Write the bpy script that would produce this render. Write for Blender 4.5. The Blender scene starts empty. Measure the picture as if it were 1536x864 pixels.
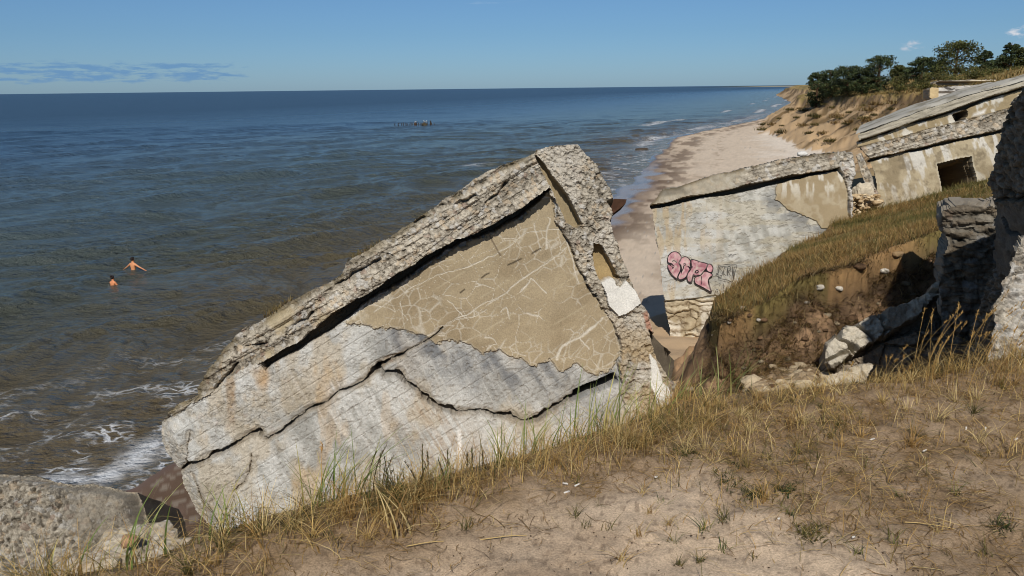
SUN_AZ_DEG = 185; SUN_EL_DEG = 44; SKY_STR = 0.055; EXPO = 0.0
import bpy, math, random
import numpy as np
from mathutils import Vector, Matrix
random.seed(7); RNG = np.random.default_rng(11)
SC = bpy.context.scene; COL = SC.collection

# ------------------------------------------------------------------ camera model
CAM = np.array([0.0, 0.0, 10.0]); FPX = 1205.4
PITCH = math.radians(13.97); ROLL = math.radians(0.65)
_f = np.array([0, math.cos(PITCH), -math.sin(PITCH)])
_u0 = np.array([0, math.sin(PITCH), math.cos(PITCH)]); _r0 = np.array([1.0, 0, 0])
_r = _r0*math.cos(ROLL) - _u0*math.sin(ROLL); _u = _u0*math.cos(ROLL) + _r0*math.sin(ROLL)
def ray(px, py):
    a = (np.asarray(px, float)-768)/FPX; b = (432-np.asarray(py, float))/FPX
    return a[..., None]*_r + b[..., None]*_u + _f
def PY(px, py, Y):                        # point seen in the photo at forward distance Y
    d = ray(px, py); return CAM + d*(Y/d[..., 1])[..., None]
def PZ(px, py, z):
    d = ray(px, py); return CAM + d*((z-10.0)/d[..., 2])[..., None]
def V3(*a): return np.array(a, float)
def unit(v): v = np.asarray(v, float); return v/np.linalg.norm(v)
def on_plane(px, py, p0, n):
    d = ray(px, py); t = ((p0-CAM)@n)/(d@n); return CAM + d*t[..., None]

def lin(r, g, b):
    c = np.array([r, g, b], float)/255.0
    return np.where(c <= 0.04045, c/12.92, ((c+0.055)/1.055)**2.4)
def ss(a, b, x): t = np.clip((x-a)/(b-a), 0, 1); return t*t*(3-2*t)
def mix(a, b, t):
    t = np.asarray(t); return a*(1-t[..., None]) + b*t[..., None]

# ------------------------------------------------------------------ noise
def _h(ix, iy, iz, s):
    h = (ix.astype(np.uint32)*np.uint32(374761393)) ^ (iy.astype(np.uint32)*np.uint32(668265263)) ^ (iz.astype(np.uint32)*np.uint32(2147483647 & 0x7feb352d)) ^ np.uint32(s*2654435761 & 0xffffffff)
    h = (h ^ (h >> np.uint32(15)))*np.uint32(2246822519); h = (h ^ (h >> np.uint32(13)))*np.uint32(3266489917)
    return (h ^ (h >> np.uint32(16))).astype(np.float64)/4294967295.0
def vnoise(P, s=0):
    P = np.asarray(P, float); I = np.floor(P).astype(np.int64); F = P-I; F = F*F*F*(F*(F*6-15)+10)
    r = 0
    for dx in (0, 1):
        wx = F[..., 0] if dx else 1-F[..., 0]
        for dy in (0, 1):
            wy = F[..., 1] if dy else 1-F[..., 1]
            for dz in (0, 1):
                wz = F[..., 2] if dz else 1-F[..., 2]
                r = r + wx*wy*wz*_h(I[..., 0]+dx, I[..., 1]+dy, I[..., 2]+dz, s)
    return r
def fbm(P, o=4, s=0, g=0.5):
    r = 0; a = 1; t = 0; P = np.asarray(P, float)
    for k in range(o):
        r = r + a*vnoise(P, s+k*17); t += a; a *= g; P = P*2.03+7.1
    return r/t
def worley(P, s=0):
    P = np.asarray(P, float); I = np.floor(P).astype(np.int64)
    f1 = np.full(P.shape[:-1], 9.0); f2 = f1.copy(); idv = np.zeros(P.shape[:-1])
    for dx in (-1, 0, 1):
        for dy in (-1, 0, 1):
            for dz in (-1, 0, 1):
                a, b, c = I[..., 0]+dx, I[..., 1]+dy, I[..., 2]+dz
                d = np.sqrt((a+_h(a, b, c, s)-P[..., 0])**2+(b+_h(a, b, c, s+1)-P[..., 1])**2+(c+_h(a, b, c, s+2)-P[..., 2])**2)
                n = d < f1
                f2 = np.where(n, f1, np.minimum(f2, d)); idv = np.where(n, _h(a, b, c, s+3), idv); f1 = np.where(n, d, f1)
    return f1, f2, idv
def p3(x, y, z=0.0): return np.stack([x, y, np.zeros_like(x)+z], -1)

# ------------------------------------------------------------------ 2D helpers
def seg_d(x, y, pts, closed=False):
    pts = np.asarray(pts, float); d = np.full(np.shape(x), 1e9)
    n = len(pts)
    for i in range(n if closed else n-1):
        a = pts[i]; b = pts[(i+1) % n]; e = b-a; L = max(e@e, 1e-9)
        t = np.clip(((x-a[0])*e[0]+(y-a[1])*e[1])/L, 0, 1)
        d = np.minimum(d, (x-a[0]-t*e[0])**2+(y-a[1]-t*e[1])**2)
    return np.sqrt(d)
def inside(x, y, pts):
    pts = np.asarray(pts, float); c = np.zeros(np.shape(x), bool); n = len(pts)
    for i in range(n):
        a = pts[i]; b = pts[(i+1) % n]
        if a[1] == b[1]: continue
        k = ((a[1] > y) != (b[1] > y)) & (x < (b[0]-a[0])*(y-a[1])/(b[1]-a[1])+a[0]); c ^= k
    return c
def sd(x, y, pts):                         # signed distance, positive inside
    d = seg_d(x, y, pts, True); return np.where(inside(x, y, pts), d, -d)
def roughen(pts, amp, seed, levels=4, closed=True):
    rg = np.random.default_rng(seed); P = [np.asarray(p, float) for p in pts]
    for l in range(levels):
        Q = []
        for i in range(len(P) if closed else len(P)-1):
            a, b = P[i], P[(i+1) % len(P)]; e = b-a; L = np.hypot(*e)
            Q.append(a)
            if L > 3: Q.append((a+b)/2+np.array([-e[1], e[0]])/L*rg.normal()*amp*min(L, 60)/60)
        if not closed: Q.append(P[-1])
        P = Q
    return np.array(P)

# ------------------------------------------------------------------ objects
def link_mesh(name, V, quads=None, tris=None, mat=None, parent=None, loc=None, attrs=None, smooth=False):
    V = np.asarray(V, float)
    if loc is not None: V = V-np.asarray(loc)
    me = bpy.data.meshes.new(name)
    q = np.zeros((0, 4), np.int32) if quads is None else np.asarray(quads, np.int32).reshape(-1, 4)
    t = np.zeros((0, 3), np.int32) if tris is None else np.asarray(tris, np.int32).reshape(-1, 3)
    me.vertices.add(len(V)); me.vertices.foreach_set('co', V.astype(np.float32).ravel())
    me.loops.add(q.size+t.size); me.loops.foreach_set('vertex_index', np.concatenate([q.ravel(), t.ravel()]))
    me.polygons.add(len(q)+len(t))
    st = np.concatenate([np.arange(len(q))*4, q.size+np.arange(len(t))*3]).astype(np.int32)
    me.polygons.foreach_set('loop_start', st)
    if smooth: me.polygons.foreach_set('use_smooth', np.ones(len(q)+len(t), bool))
    for k, a in (attrs or {}).items():
        a = np.asarray(a, np.float32)
        if a.ndim == 2:
            at = me.attributes.new(k, 'FLOAT_COLOR', 'POINT')
            at.data.foreach_set('color', np.concatenate([a[:, :3], np.ones((len(a), 1), np.float32)], 1).ravel())
        else:
            at = me.attributes.new(k, 'FLOAT', 'POINT'); at.data.foreach_set('value', a)
    me.update(calc_edges=True); me.validate()
    if not smooth: me.polygons.foreach_set('use_smooth', np.zeros(len(me.polygons), bool))
    if mat: me.materials.append(mat)
    o = bpy.data.objects.new(name, me); COL.objects.link(o)
    if parent is not None: o.parent = parent
    elif loc is not None: o.location = tuple(float(c) for c in loc)
    return o
def tag(o, label, cat, group=None):
    o['label'] = label; o['category'] = cat
    if group: o['group'] = group
    return o
def thing(name, label, cat, loc, group=None):
    o = bpy.data.objects.new(name, None); COL.objects.link(o); o.location = tuple(float(c) for c in loc); o.empty_display_size = 0.2
    return tag(o, label, cat, group)
def structure(o): o['kind'] = 'structure'; return o
def stuff(o): o['kind'] = 'stuff'; return o

# ------------------------------------------------------------------ materials
def nmat(name):
    m = bpy.data.materials.new(name); m.use_nodes = True; nt = m.node_tree
    return m, nt, nt.nodes['Principled BSDF']
def add(nt, t, **kw):
    n = nt.nodes.new(t)
    for k, v in kw.items():
        if k in n.inputs: n.inputs[k].default_value = v
        else: setattr(n, k, v)
    return n
def vcol_mat(name, rough=0.9, nscale=60, namt=0.35, bscale=120, bstr=0.4, bdist=0.01, spec=0.25, rough_attr=None):
    m, nt, b = nmat(name); L = nt.links
    at = add(nt, 'ShaderNodeAttribute', attribute_name='col')
    tc = add(nt, 'ShaderNodeTexCoord')
    n1 = add(nt, 'ShaderNodeTexNoise', Scale=nscale, Detail=6.0, Roughness=0.65)
    L.new(tc.outputs['Object'], n1.inputs['Vector'])
    mr = add(nt, 'ShaderNodeMapRange'); L.new(n1.outputs['Fac'], mr.inputs['Value'])
    mr.inputs['From Min'].default_value = 0.25; mr.inputs['From Max'].default_value = 0.75
    mr.inputs['To Min'].default_value = 1-namt; mr.inputs['To Max'].default_value = 1+namt
    mu = add(nt, 'ShaderNodeVectorMath', operation='SCALE')
    L.new(at.outputs['Color'], mu.inputs[0]); L.new(mr.outputs['Result'], mu.inputs['Scale'])
    L.new(mu.outputs['Vector'], b.inputs['Base Color'])
    n2 = add(nt, 'ShaderNodeTexNoise', Scale=bscale, Detail=5.0, Roughness=0.7)
    L.new(tc.outputs['Object'], n2.inputs['Vector'])
    bp = add(nt, 'ShaderNodeBump', Strength=bstr, Distance=bdist)
    L.new(n2.outputs['Fac'], bp.inputs['Height']); L.new(bp.outputs['Normal'], b.inputs['Normal'])
    b.inputs['Roughness'].default_value = rough; b.inputs['Specular IOR Level'].default_value = spec
    if rough_attr:
        ra = add(nt, 'ShaderNodeAttribute', attribute_name=rough_attr)
        L.new(ra.outputs['Fac'], b.inputs['Roughness'])
    return m
def blade_mat(name, trans=0.3):
    m, nt, b = nmat(name); L = nt.links
    at = add(nt, 'ShaderNodeAttribute', attribute_name='col')
    L.new(at.outputs['Color'], b.inputs['Base Color']); b.inputs['Roughness'].default_value = 0.6; b.inputs['Specular IOR Level'].default_value = 0.3
    tr = add(nt, 'ShaderNodeBsdfTranslucent'); L.new(at.outputs['Color'], tr.inputs['Color'])
    mx = add(nt, 'ShaderNodeMixShader', Fac=trans); out = nt.nodes['Material Output']
    L.new(b.outputs[0], mx.inputs[1]); L.new(tr.outputs[0], mx.inputs[2]); L.new(mx.outputs[0], out.inputs['Surface'])
    return m
M_CONC = vcol_mat('weathered_concrete', 0.92, 60, 0.30, 110, 0.6, 0.012)
M_GROUND = vcol_mat('sand_and_soil', 0.95, 120, 0.40, 130, 0.6, 0.012, rough_attr='rgh')
M_ROCK = vcol_mat('stone', 0.9, 40, 0.3, 90, 0.5, 0.01)
M_BLADE = blade_mat('grass_blades')
M_LEAF = blade_mat('tree_leaves', 0.2)
M_SKIN = vcol_mat('skin', 0.5, 30, 0.08, 60, 0.05, 0.002, 0.4)
M_PLAIN = vcol_mat('matt_coloured', 0.8, 80, 0.15, 150, 0.2, 0.002)
M_WOOD = vcol_mat('weathered_timber', 0.9, 12, 0.35, 30, 0.4, 0.02)

# ------------------------------------------------------------------ concrete relief plates
def plate(root, names, outline, p0, n, step, fun, thick, mat=None, rings=5, rim_noise=0.05, seed=0, back=True, rimcol=None, ddir=None):
    """A slab of concrete standing in the plane (p0, n): carved front, rough sides, back."""
    n = unit(n); o = np.asarray(outline, float); mat = mat or M_CONC
    x0, y0 = o.min(0); x1, y1 = o.max(0)
    xs = np.arange(x0-step, x1+2*step, step); ys = np.arange(y0-step, y1+2*step, step)
    X, Yp = np.meshgrid(xs, ys); ins = inside(X, Yp, o)
    cell = ins[:-1, :-1] & ins[1:, :-1] & ins[:-1, 1:] & ins[1:, 1:]
    idx = -np.ones(X.shape, int); used = np.zeros(X.shape, bool)
    used[:-1, :-1] |= cell; used[1:, :-1] |= cell; used[:-1, 1:] |= cell; used[1:, 1:] |= cell
    idx[used] = np.arange(used.sum()); px = X[used]; py = Yp[used]
    W = on_plane(px, py, p0, n)
    disp, col, reg = fun(px, py, W)
    F = W+n*disp[:, None]; Bk = W+(-n if ddir is None else unit(ddir))*thick
    c = np.argwhere(cell); a = idx[c[:, 0], c[:, 1]]; b = idx[c[:, 0], c[:, 1]+1]; cc = idx[c[:, 0]+1, c[:, 1]+1]; d = idx[c[:, 0]+1, c[:, 1]]
    quads = np.stack([a, d, cc, b], 1); creg = reg[a]
    V = [F]; C = [np.asarray(col)]; Q = [quads]; R = [creg]; base = len(F)
    pad = np.pad(cell, 1)
    edges = []; ereg = []
    for (di, dj, e) in ((-1, 0, ('b', 'a')), (1, 0, ('d', 'c')), (0, -1, ('a', 'd')), (0, 1, ('c', 'b'))):
        nb = pad[1+di:1+di+cell.shape[0], 1+dj:1+dj+cell.shape[1]]
        sel = cell & ~nb; k = np.argwhere(sel)
        g = {'a': idx[k[:, 0], k[:, 1]], 'b': idx[k[:, 0], k[:, 1]+1], 'c': idx[k[:, 0]+1, k[:, 1]+1], 'd': idx[k[:, 0]+1, k[:, 1]]}
        edges.append(np.stack([g[e[0]], g[e[1]]], 1)); ereg.append(reg[idx[k[:, 0], k[:, 1]]])
    E = np.concatenate(edges); ER = np.concatenate(ereg)
    bv, inv = np.unique(E, return_inverse=True); inv = inv.reshape(E.shape)
    prev = bv.copy(); rc = lin(140, 130, 114) if rimcol is None else rimcol
    for r in range(1, rings+1):
        t = (r/rings)**1.4; pos = F[bv]*(1-t)+Bk[bv]*t
        if r < rings:
            pos = pos+(np.stack([fbm(pos*4, 3, seed+9), fbm(pos*4, 3, seed+19), fbm(pos*4, 3, seed+29)], -1)-0.5)*rim_noise*2
        new = base+np.arange(len(bv)); V.append(pos); C.append(rc*(0.7+0.6*fbm(pos*9, 3, seed+4))[:, None]); base += len(bv)
        e0 = prev[inv]; e1 = new[inv]
        Q.append(np.stack([e0[:, 0], e0[:, 1], e1[:, 1], e1[:, 0]], 1)); R.append(ER); prev = new
    if back:
        lut = np.arange(len(F))+base; V.append(Bk); C.append(np.tile(rc, (len(F), 1))); Q.append(lut[quads][:, ::-1]); R.append(np.zeros(len(quads), int))
    V = np.concatenate(V); C = np.concatenate(C); Q = np.concatenate(Q); R = np.concatenate(R)
    out = {}
    for k, nm in names.items():
        q = Q[R == k]
        if len(q) == 0: continue
        vs, iv = np.unique(q, return_inverse=True)
        out[k] = link_mesh(nm, V[vs], iv.reshape(-1, 4), None, mat, root, loc=root.location if root is not None else None, attrs={'col': C[vs]})
    return out

def aggregate(W, size, s):                 # pebbly broken concrete: height 0..1 and tone
    w = W+(np.stack([vnoise(W*20, s), vnoise(W*20, s+5), vnoise(W*20, s+9)], -1)-.5)*0.02
    f1, f2, i = worley(w/size, s); g1, g2, j = worley(w/(size*0.45), s+40)
    h = np.sqrt(np.clip(1-f1*1.3, 0, 1))*0.65+np.clip(1-g1*1.25, 0, 1)*0.35
    hole = ss(.60, .70, fbm(W/size*0.8, 3, s+50))
    h = h-0.5*hole
    tone = 0.30+0.75*np.clip(h*1.1, 0, 1)+0.40*(i-0.5)+0.3*(j-.5)
    return h, tone, i
# ------------------------------------------------------------------ terrain
def xy(pts): return [tuple(PY(float(a), float(b), float(Y))[:2]) for a, b, Y in pts]
SHORE_PX = [(-420, 800), (-200, 765), (0, 742), (100, 737), (190, 727), (240, 692), (330, 640), (480, 560)]
SHORE = [tuple(PZ(float(a), float(b), 0.0)[:2]) for a, b in SHORE_PX]
SHORE += [tuple(PZ(float(a), float(b), 0.0)[:2]) for a, b in [(895, 318), (925, 286), (955, 262), (972, 242), (1010, 207), (1060, 195), (1130, 181), (1172, 170), (1192, 158), (1204, 150)]]
SHORE += [(420, 1200), (900, 2200), (2600, 5200)]
LAND = SHORE+[(6000, 5000), (6000, -60), (-30, -60), (-30, 14)]
RIM = [tuple(PZ(float(a), float(b), 8.4)[:2]) for a, b in [(40, 905), (150, 880), (250, 850), (330, 812), (450, 788), (560, 762), (720, 714), (850, 682), (1010, 632), (1060, 604), (1150, 598), (1250, 590), (1400, 572), (1536, 548), (1700, 530)]]
RIM = RIM+[(7.5, 5.0), (9, -5), (-6, -5), (-2.4, 1.2)]
MC = [(1088, 452, 11.2), (1070, 486, 10.6), (1190, 390, 14), (1300, 345, 19), (1340, 328, 22), (1480, 272, 27), (1110, 478, 10.3), (1200, 420, 10.3), (1300, 395, 10.5), (1420, 345, 11), (1600, 296, 12), (1640, 240, 26)]
MPT = np.array([PY(float(a), float(b), float(Y)) for a, b, Y in MC])
def tps_fit(P):
    n = len(P); d = np.hypot(P[:, None, 0]-P[None, :, 0], P[:, None, 1]-P[None, :, 1])
    K = np.where(d > 0, d*d*np.log(d+1e-9), 0)+np.eye(n)*0.3
    A = np.zeros((n+3, n+3)); A[:n, :n] = K; A[:n, n] = 1; A[:n, n+1:] = P[:, :2]; A[n, :n] = 1; A[n+1:, :n] = P[:, :2].T
    return np.linalg.solve(A, np.concatenate([P[:, 2], np.zeros(3)]))
MW = tps_fit(MPT)
def mound_top(x, y):
    z = MW[-3]+MW[-2]*x+MW[-1]*y
    for i in range(len(MPT)):
        d2 = (x-MPT[i, 0])**2+(y-MPT[i, 1])**2; z = z+MW[i]*0.5*d2*np.log(d2+1e-12)
    return z
MOUND = xy([(1086, 455, 12.0), (1066, 490, 10.9), (1085, 486, 10.3), (1110, 478, 10.25), (1150, 452, 10.1), (1200, 420, 10.3), (1250, 408, 10.4), (1300, 395, 10.5), (1360, 368, 10.7), (1420, 345, 11), (1500, 320, 11), (1640, 300, 11)])+[(24, 22), (26, 27.6), (11, 27.6), (9.4, 23), (6.9, 19.5), (4.9, 14.4)]
DUNE = [(300, 900), (150, 400), (92, 260), (66, 185), (61, 165), (59, 140), (56, 120), (54.5, 108), (51.5, 98), (47, 86), (44, 75), (36, 60), (27, 46), (24, 38), (40, 30), (500, 20), (3000, 900), (3000, 3500)]
GULLY = [(2.6, 4.3), (2.75, 6.5), (2.9, 9.2), (4, 10.5), (9, 11), (9, 4.5)]
RIDGE = [(2.2, 8.0, 6.0), (2.75, 11, 5.5), (3.35, 14, 4.9), (4.6, 20, 3.3), (5.7, 26, 1.75), (6.6, 29, 1.4)]
INLAND = [(10.5, 29), (13.5, 27.5), (60, 22), (60, 40), (40, 50), (24, 44), (15, 38)]
def ground(x, y, detail=True):
    """height, and which feature each point belongs to"""
    P = p3(x, y); n1 = fbm(P*0.35, 4, 1)-0.5; n2 = fbm(P*1.6, 4, 2)-0.5; n3 = (fbm(P*6, 4, 3)-0.5) if detail else 0
    s = sd(x, y, LAND)
    base = np.where(s > 0, 0.03*np.minimum(s, 12)+0.018*np.clip(s-12, 0, 60), 0.07*s); base = np.clip(base, -4, 3.0)+0.06*n1+0.05*n2*ss(0, 6, s)
    # standing ground
    d = -sd(x, y, RIM)+0.25*n2+0.1*(n3 if detail else 0); dd = np.maximum(d, 0)
    top = 8.4+0.10*n1+0.035*n2+0.02*(n3 if detail else 0)
    z1 = top-np.where(dd < 0.35, 1.4*dd*dd, 0.1715+0.85*(dd-0.35))
    # sand ramp
    pts = np.array(RIDGE); best = np.full(np.shape(x), -99.0)
    for i in range(len(pts)-1):
        a, b = pts[i], pts[i+1]; e = (b-a)[:2]; t = np.clip(((x-a[0])*e[0]+(y-a[1])*e[1])/(e@e), 0, 1)
        q = np.hypot(x-a[0]-t*e[0], y-a[1]-t*e[1]); best = np.maximum(best, a[2]+(b[2]-a[2])*t-0.55*np.maximum(q-0.5-0.03*y, 0))
    z2 = best+0.08*n2+0.02*n3
    # gully floor
    d = -sd(x, y, GULLY); z3 = 6.45+0.25*n1+0.2*n2+0.05*n3-1.1*np.maximum(d, 0)
    # mound
    d = -sd(x, y, MOUND)+0.55*n2+0.18*n3; dd = np.maximum(d, 0)
    mt = np.clip(mound_top(np.clip(x, -2, 24), np.clip(y, 6, 30)), 4.5, 9.2)+0.10*n1+0.06*n2
    front = ss(15, 11, y)
    lay = 0.16*(fbm(p3(x*1.3, y*1.3, 5.0), 4, 8)-0.5)
    z4 = mt+lay+front*ss(0, .1, dd)*(0.45*(fbm(P*2.6, 4, 12)-.5)+0.22*(fbm(P*9, 3, 13)-.5))-front*(0.36*ss(0, 0.08, dd)+1.35*np.maximum(dd-0.06, 0)*0.8)-(1-front)*1.25*dd
    # inland ground between bunkers and dune
    d = -sd(x, y, INLAND); z5 = 5.6+0.12*np.clip(x-14, 0, 30)+0.3*n1-1.2*np.maximum(d, 0)
    # far dune
    dn = -sd(x, y, DUNE); er = fbm(P*0.18, 4, 31)-0.5; dn = dn+5*er*ss(0, 5, dn+4)+2.2*n1; dd = np.maximum(dn, 0)
    dt = 9.3-0.028*np.clip(y-95, -20, 80)+0.4*n1+2.6*ss(0, 11, -dn)+0.25*n2
    z6 = dt-1.3*ss(0, 1.3, dd)-0.62*np.maximum(dd-0.6, 0)+ss(0, 3, dd)*(0.9*(fbm(p3(x*0.25, y*0.25, 3), 4, 33)-0.5)+0.35*n2)
    Z = np.stack([base, z1, z2, z3, z4, z5, z6]); k = Z.argmax(0); z = Z.max(0)
    return z, k, s, dict(n1=n1, n2=n2, n3=n3, dr=-sd(x, y, RIM), dm=-sd(x, y, MOUND)+0.55*n2+0.18*n3, dn=dn, base=base)
def gz(x, y): return ground(np.asarray(x, float), np.asarray(y, float))[0]

def litter_mask(x, y):                     # where dry litter covers the sand of the standing ground
    d = sd(x, y, RIM); n = fbm(p3(x*1.1, y*1.1, 2.0), 4, 60)-0.5
    w = 0.32+1.2*ss(0.5, 1.5, x); return ss(0.25, -0.25, d-w+n*1.0)

def build_ground():
    az = np.radians(np.concatenate([np.linspace(-62, -37, 40)[:-1], np.linspace(-37, 37, 900), np.linspace(37, 62, 40)[1:]]))
    r = [0.8]
    while r[-1] < 4000:
        q = r[-1]; r.append(q*1.0062 if q < 5 else (q+0.045 if q < 13.5 else (q*1.009 if q < 40 else (q*1.013 if q < 400 else q*1.04))))
    r = np.array(r); A, R = np.meshgrid(az, r); x = R*np.sin(A); y = R*np.cos(A)
    sh = x.shape; xf = x.ravel(); yf = y.ravel()
    z, k, s, a = ground(xf, yf); n1, n2, n3 = a['n1'], a['n2'], a['n3']
    # micro relief on the sand at our feet: scuffs, clods
    near = (k == 1) & (a['dr'] < 0.1)
    P = p3(xf, yf)
    wl1, wl2, wli = worley(P*np.array([2.6, 2.6, 0])+np.array([0, 0, .5]), 76); dent = ss(.34, .12, wl1)*(wli > .45)
    z = z+np.where(near, -0.016*dent+0.04*(fbm(P*4.5, 3, 77)-.5)+0.026*(fbm(P*9, 4, 71)-.5)+0.010*(fbm(P*30, 3, 72)-.5), 0)
    z = z+np.where((k == 4) | (k == 3), 0.05*(fbm(P*7, 4, 73)-.5)+0.03*(fbm(p3(xf*16, yf*16, z*16), 3, 74)-.5), 0)
    rgh = np.full(xf.shape, 0.95)
    sand = lin(172, 148, 118); dark = lin(122, 98, 74)
    c = np.tile(sand, (len(xf), 1))
    # beach
    dist = np.hypot(xf, yf)
    pale = ss(13, 20, s+10*n1)*ss(60, 75, dist+20*n1)*ss(230, 180, dist); cb = mix(np.tile(lin(194, 174, 150), (len(xf), 1)), lin(226, 217, 204)[None], pale)
    cb = mix(cb, lin(200, 184, 164)[None], ss(2.0, 9.0, s+8*n1)*0.6)
    nr = ss(34, 24, dist); wet = np.maximum(ss(1.6, 0.3, s+1.8*n1), np.maximum(nr*ss(6.5, 4.0, s+1.5*n1), 0.7*ss(5.5, 2.8, s+3*n1)*ss(40, 60, dist)*ss(150, 90, dist))); cb = mix(cb, lin(104, 84, 70)[None], wet)
    weed = ss(0.50, 0.60, fbm(P*np.array([.7, .35, 1]), 5, 41)+.12*np.exp(-((s-4.5-3*n1)/1.2)**2))*ss(0.2, 1.5, s)*ss(8, 4.5, s+2*n1); cb = mix(cb, lin(88, 68, 50)[None], weed*0.65)
    line = ss(0.5, 0.62, fbm(p3(xf*1.5, yf*0.5), 4, 43))*np.exp(-((s-9-3*n1)/0.7)**2); cb = mix(cb, lin(130, 108, 84)[None], line*0.45)
    cb = cb*(0.78+0.44*(.6*fbm(P*2.5, 5, 45)+.4*fbm(P*np.array([7., 3., 1.]), 4, 46)))[:, None]; cb = mix(cb, lin(150, 138, 122)[None], nr*ss(.64, .70, fbm(P*np.array([3., 9., 1.]), 4, 47))*.5)
    m = k == 0; c[m] = cb[m]
    rgh = np.where(m, 0.95-0.80*np.maximum(ss(1.5, 0.15, s+1.5*n1), ss(3.6, 1.8, s+4*n1)*ss(40, 60, dist)*ss(140, 90, dist)), rgh)
    rgh = np.where(m & (dist < 40), np.maximum(rgh, .42), rgh)
    # standing ground
    lm = litter_mask(xf, yf)
    cs = mix(np.tile(lin(190, 167, 140), (len(xf), 1)), lin(168, 145, 119)[None], ss(0.42, 0.62, fbm(P*1.7, 5, 51)))
    cs = mix(cs, lin(202, 181, 156)[None], ss(0.52, 0.7, fbm(P*0.9, 4, 52))*0.6)
    cs = mix(cs, lin(130, 106, 76)[None], lm*(0.40+0.7*fbm(P*8, 4, 53)))
    spk = ss(0.64, 0.72, fbm(P*38, 3, 54))*(0.25+0.6*fbm(P*1.2, 3, 58)); cs = mix(cs, lin(84, 66, 48)[None], spk*0.8)
    m = k == 1; c[m] = cs[m]
    steep = (k == 1) & (a['dr'] > 0.3)
    c[steep] = (lin(158, 132, 100)*(0.7+0.6*fbm(P*2, 4, 55))[:, None])[steep]
    # ramp
    cr = np.tile(lin(186, 158, 124), (len(xf), 1))*(0.9+0.2*fbm(P*3, 4, 56))[:, None]; m = k == 2; c[m] = cr[m]
    # gully
    cg = mix(np.tile(lin(120, 98, 72), (len(xf), 1)), lin(78, 60, 44)[None], ss(0.4, 0.6, fbm(P*3, 4, 57))); m = k == 3; c[m] = cg[m]
    # mound: turf on top, raw soil on the broken face
    P3 = p3(xf, yf, z)
    ct = mix(np.tile(lin(112, 98, 56), (len(xf), 1)), lin(142, 112, 74)[None], ss(0.45, 0.62, fbm(P*1.1, 4, 61)))
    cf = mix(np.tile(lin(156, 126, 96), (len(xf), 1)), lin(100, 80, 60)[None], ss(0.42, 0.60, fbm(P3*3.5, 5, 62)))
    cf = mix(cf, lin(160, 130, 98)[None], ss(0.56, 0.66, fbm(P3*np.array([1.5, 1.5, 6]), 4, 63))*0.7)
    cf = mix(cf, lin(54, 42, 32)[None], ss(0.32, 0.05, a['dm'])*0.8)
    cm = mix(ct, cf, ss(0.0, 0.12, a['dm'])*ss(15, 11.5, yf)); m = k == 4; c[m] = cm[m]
    m = k == 5; c[m] = (lin(150, 128, 92)*(0.8+0.4*fbm(P*1, 4, 64))[:, None])[m]
    # far dune
    dn = a['dn']; cd = np.tile(lin(186, 156, 118), (len(xf), 1))*(0.85+0.3*fbm(P*0.4, 4, 65))[:, None]
    tuft = ss(0.56, 0.64, fbm(p3(xf*0.22, yf*0.3), 5, 66)+0.10*ss(9, 0.5, dn)); cd = mix(cd, lin(110, 88, 56)[None], tuft*0.85)
    cd = mix(cd, lin(84, 66, 46)[None], ss(1.9, 1.0, dn)*ss(-0.2, 0.4, dn)*0.8)
    ctop = mix(np.tile(lin(128, 112, 66), (len(xf), 1)), lin(160, 134, 84)[None], ss(0.42, 0.6, fbm(P*0.3, 4, 67)))
    cd = mix(ctop, cd, ss(-0.3, 0.5, dn)); m = k == 6; c[m] = cd[m]
    # pebbles on the beach below the bunkers
    m = (k == 0) & (s > 2); f1, f2, i = worley(P[m]*5.0, 81)
    pb = ss(0.22, 0.12, f1)*(i > 0.6)*ss(0.5, 0.62, fbm(P[m]*0.25, 3, 82)); c[m] = mix(c[m], lin(150, 144, 136)[None], pb); z[m] += pb*0.03
    N = sh[0]*sh[1]; I = np.arange(N).reshape(sh)
    q = np.stack([I[:-1, :-1], I[:-1, 1:], I[1:, 1:], I[1:, :-1]], -1).reshape(-1, 4)
    q = q[(z[q].max(1) > -1.2)]
    vs, iv = np.unique(q, return_inverse=True)
    V = np.stack([xf, yf, z], 1)
    o = link_mesh('ground', V[vs], iv.reshape(-1, 4), None, M_GROUND, attrs={'col': c[vs], 'rgh': rgh[vs]}, smooth=True)
    return structure(o)
build_ground()

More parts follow.
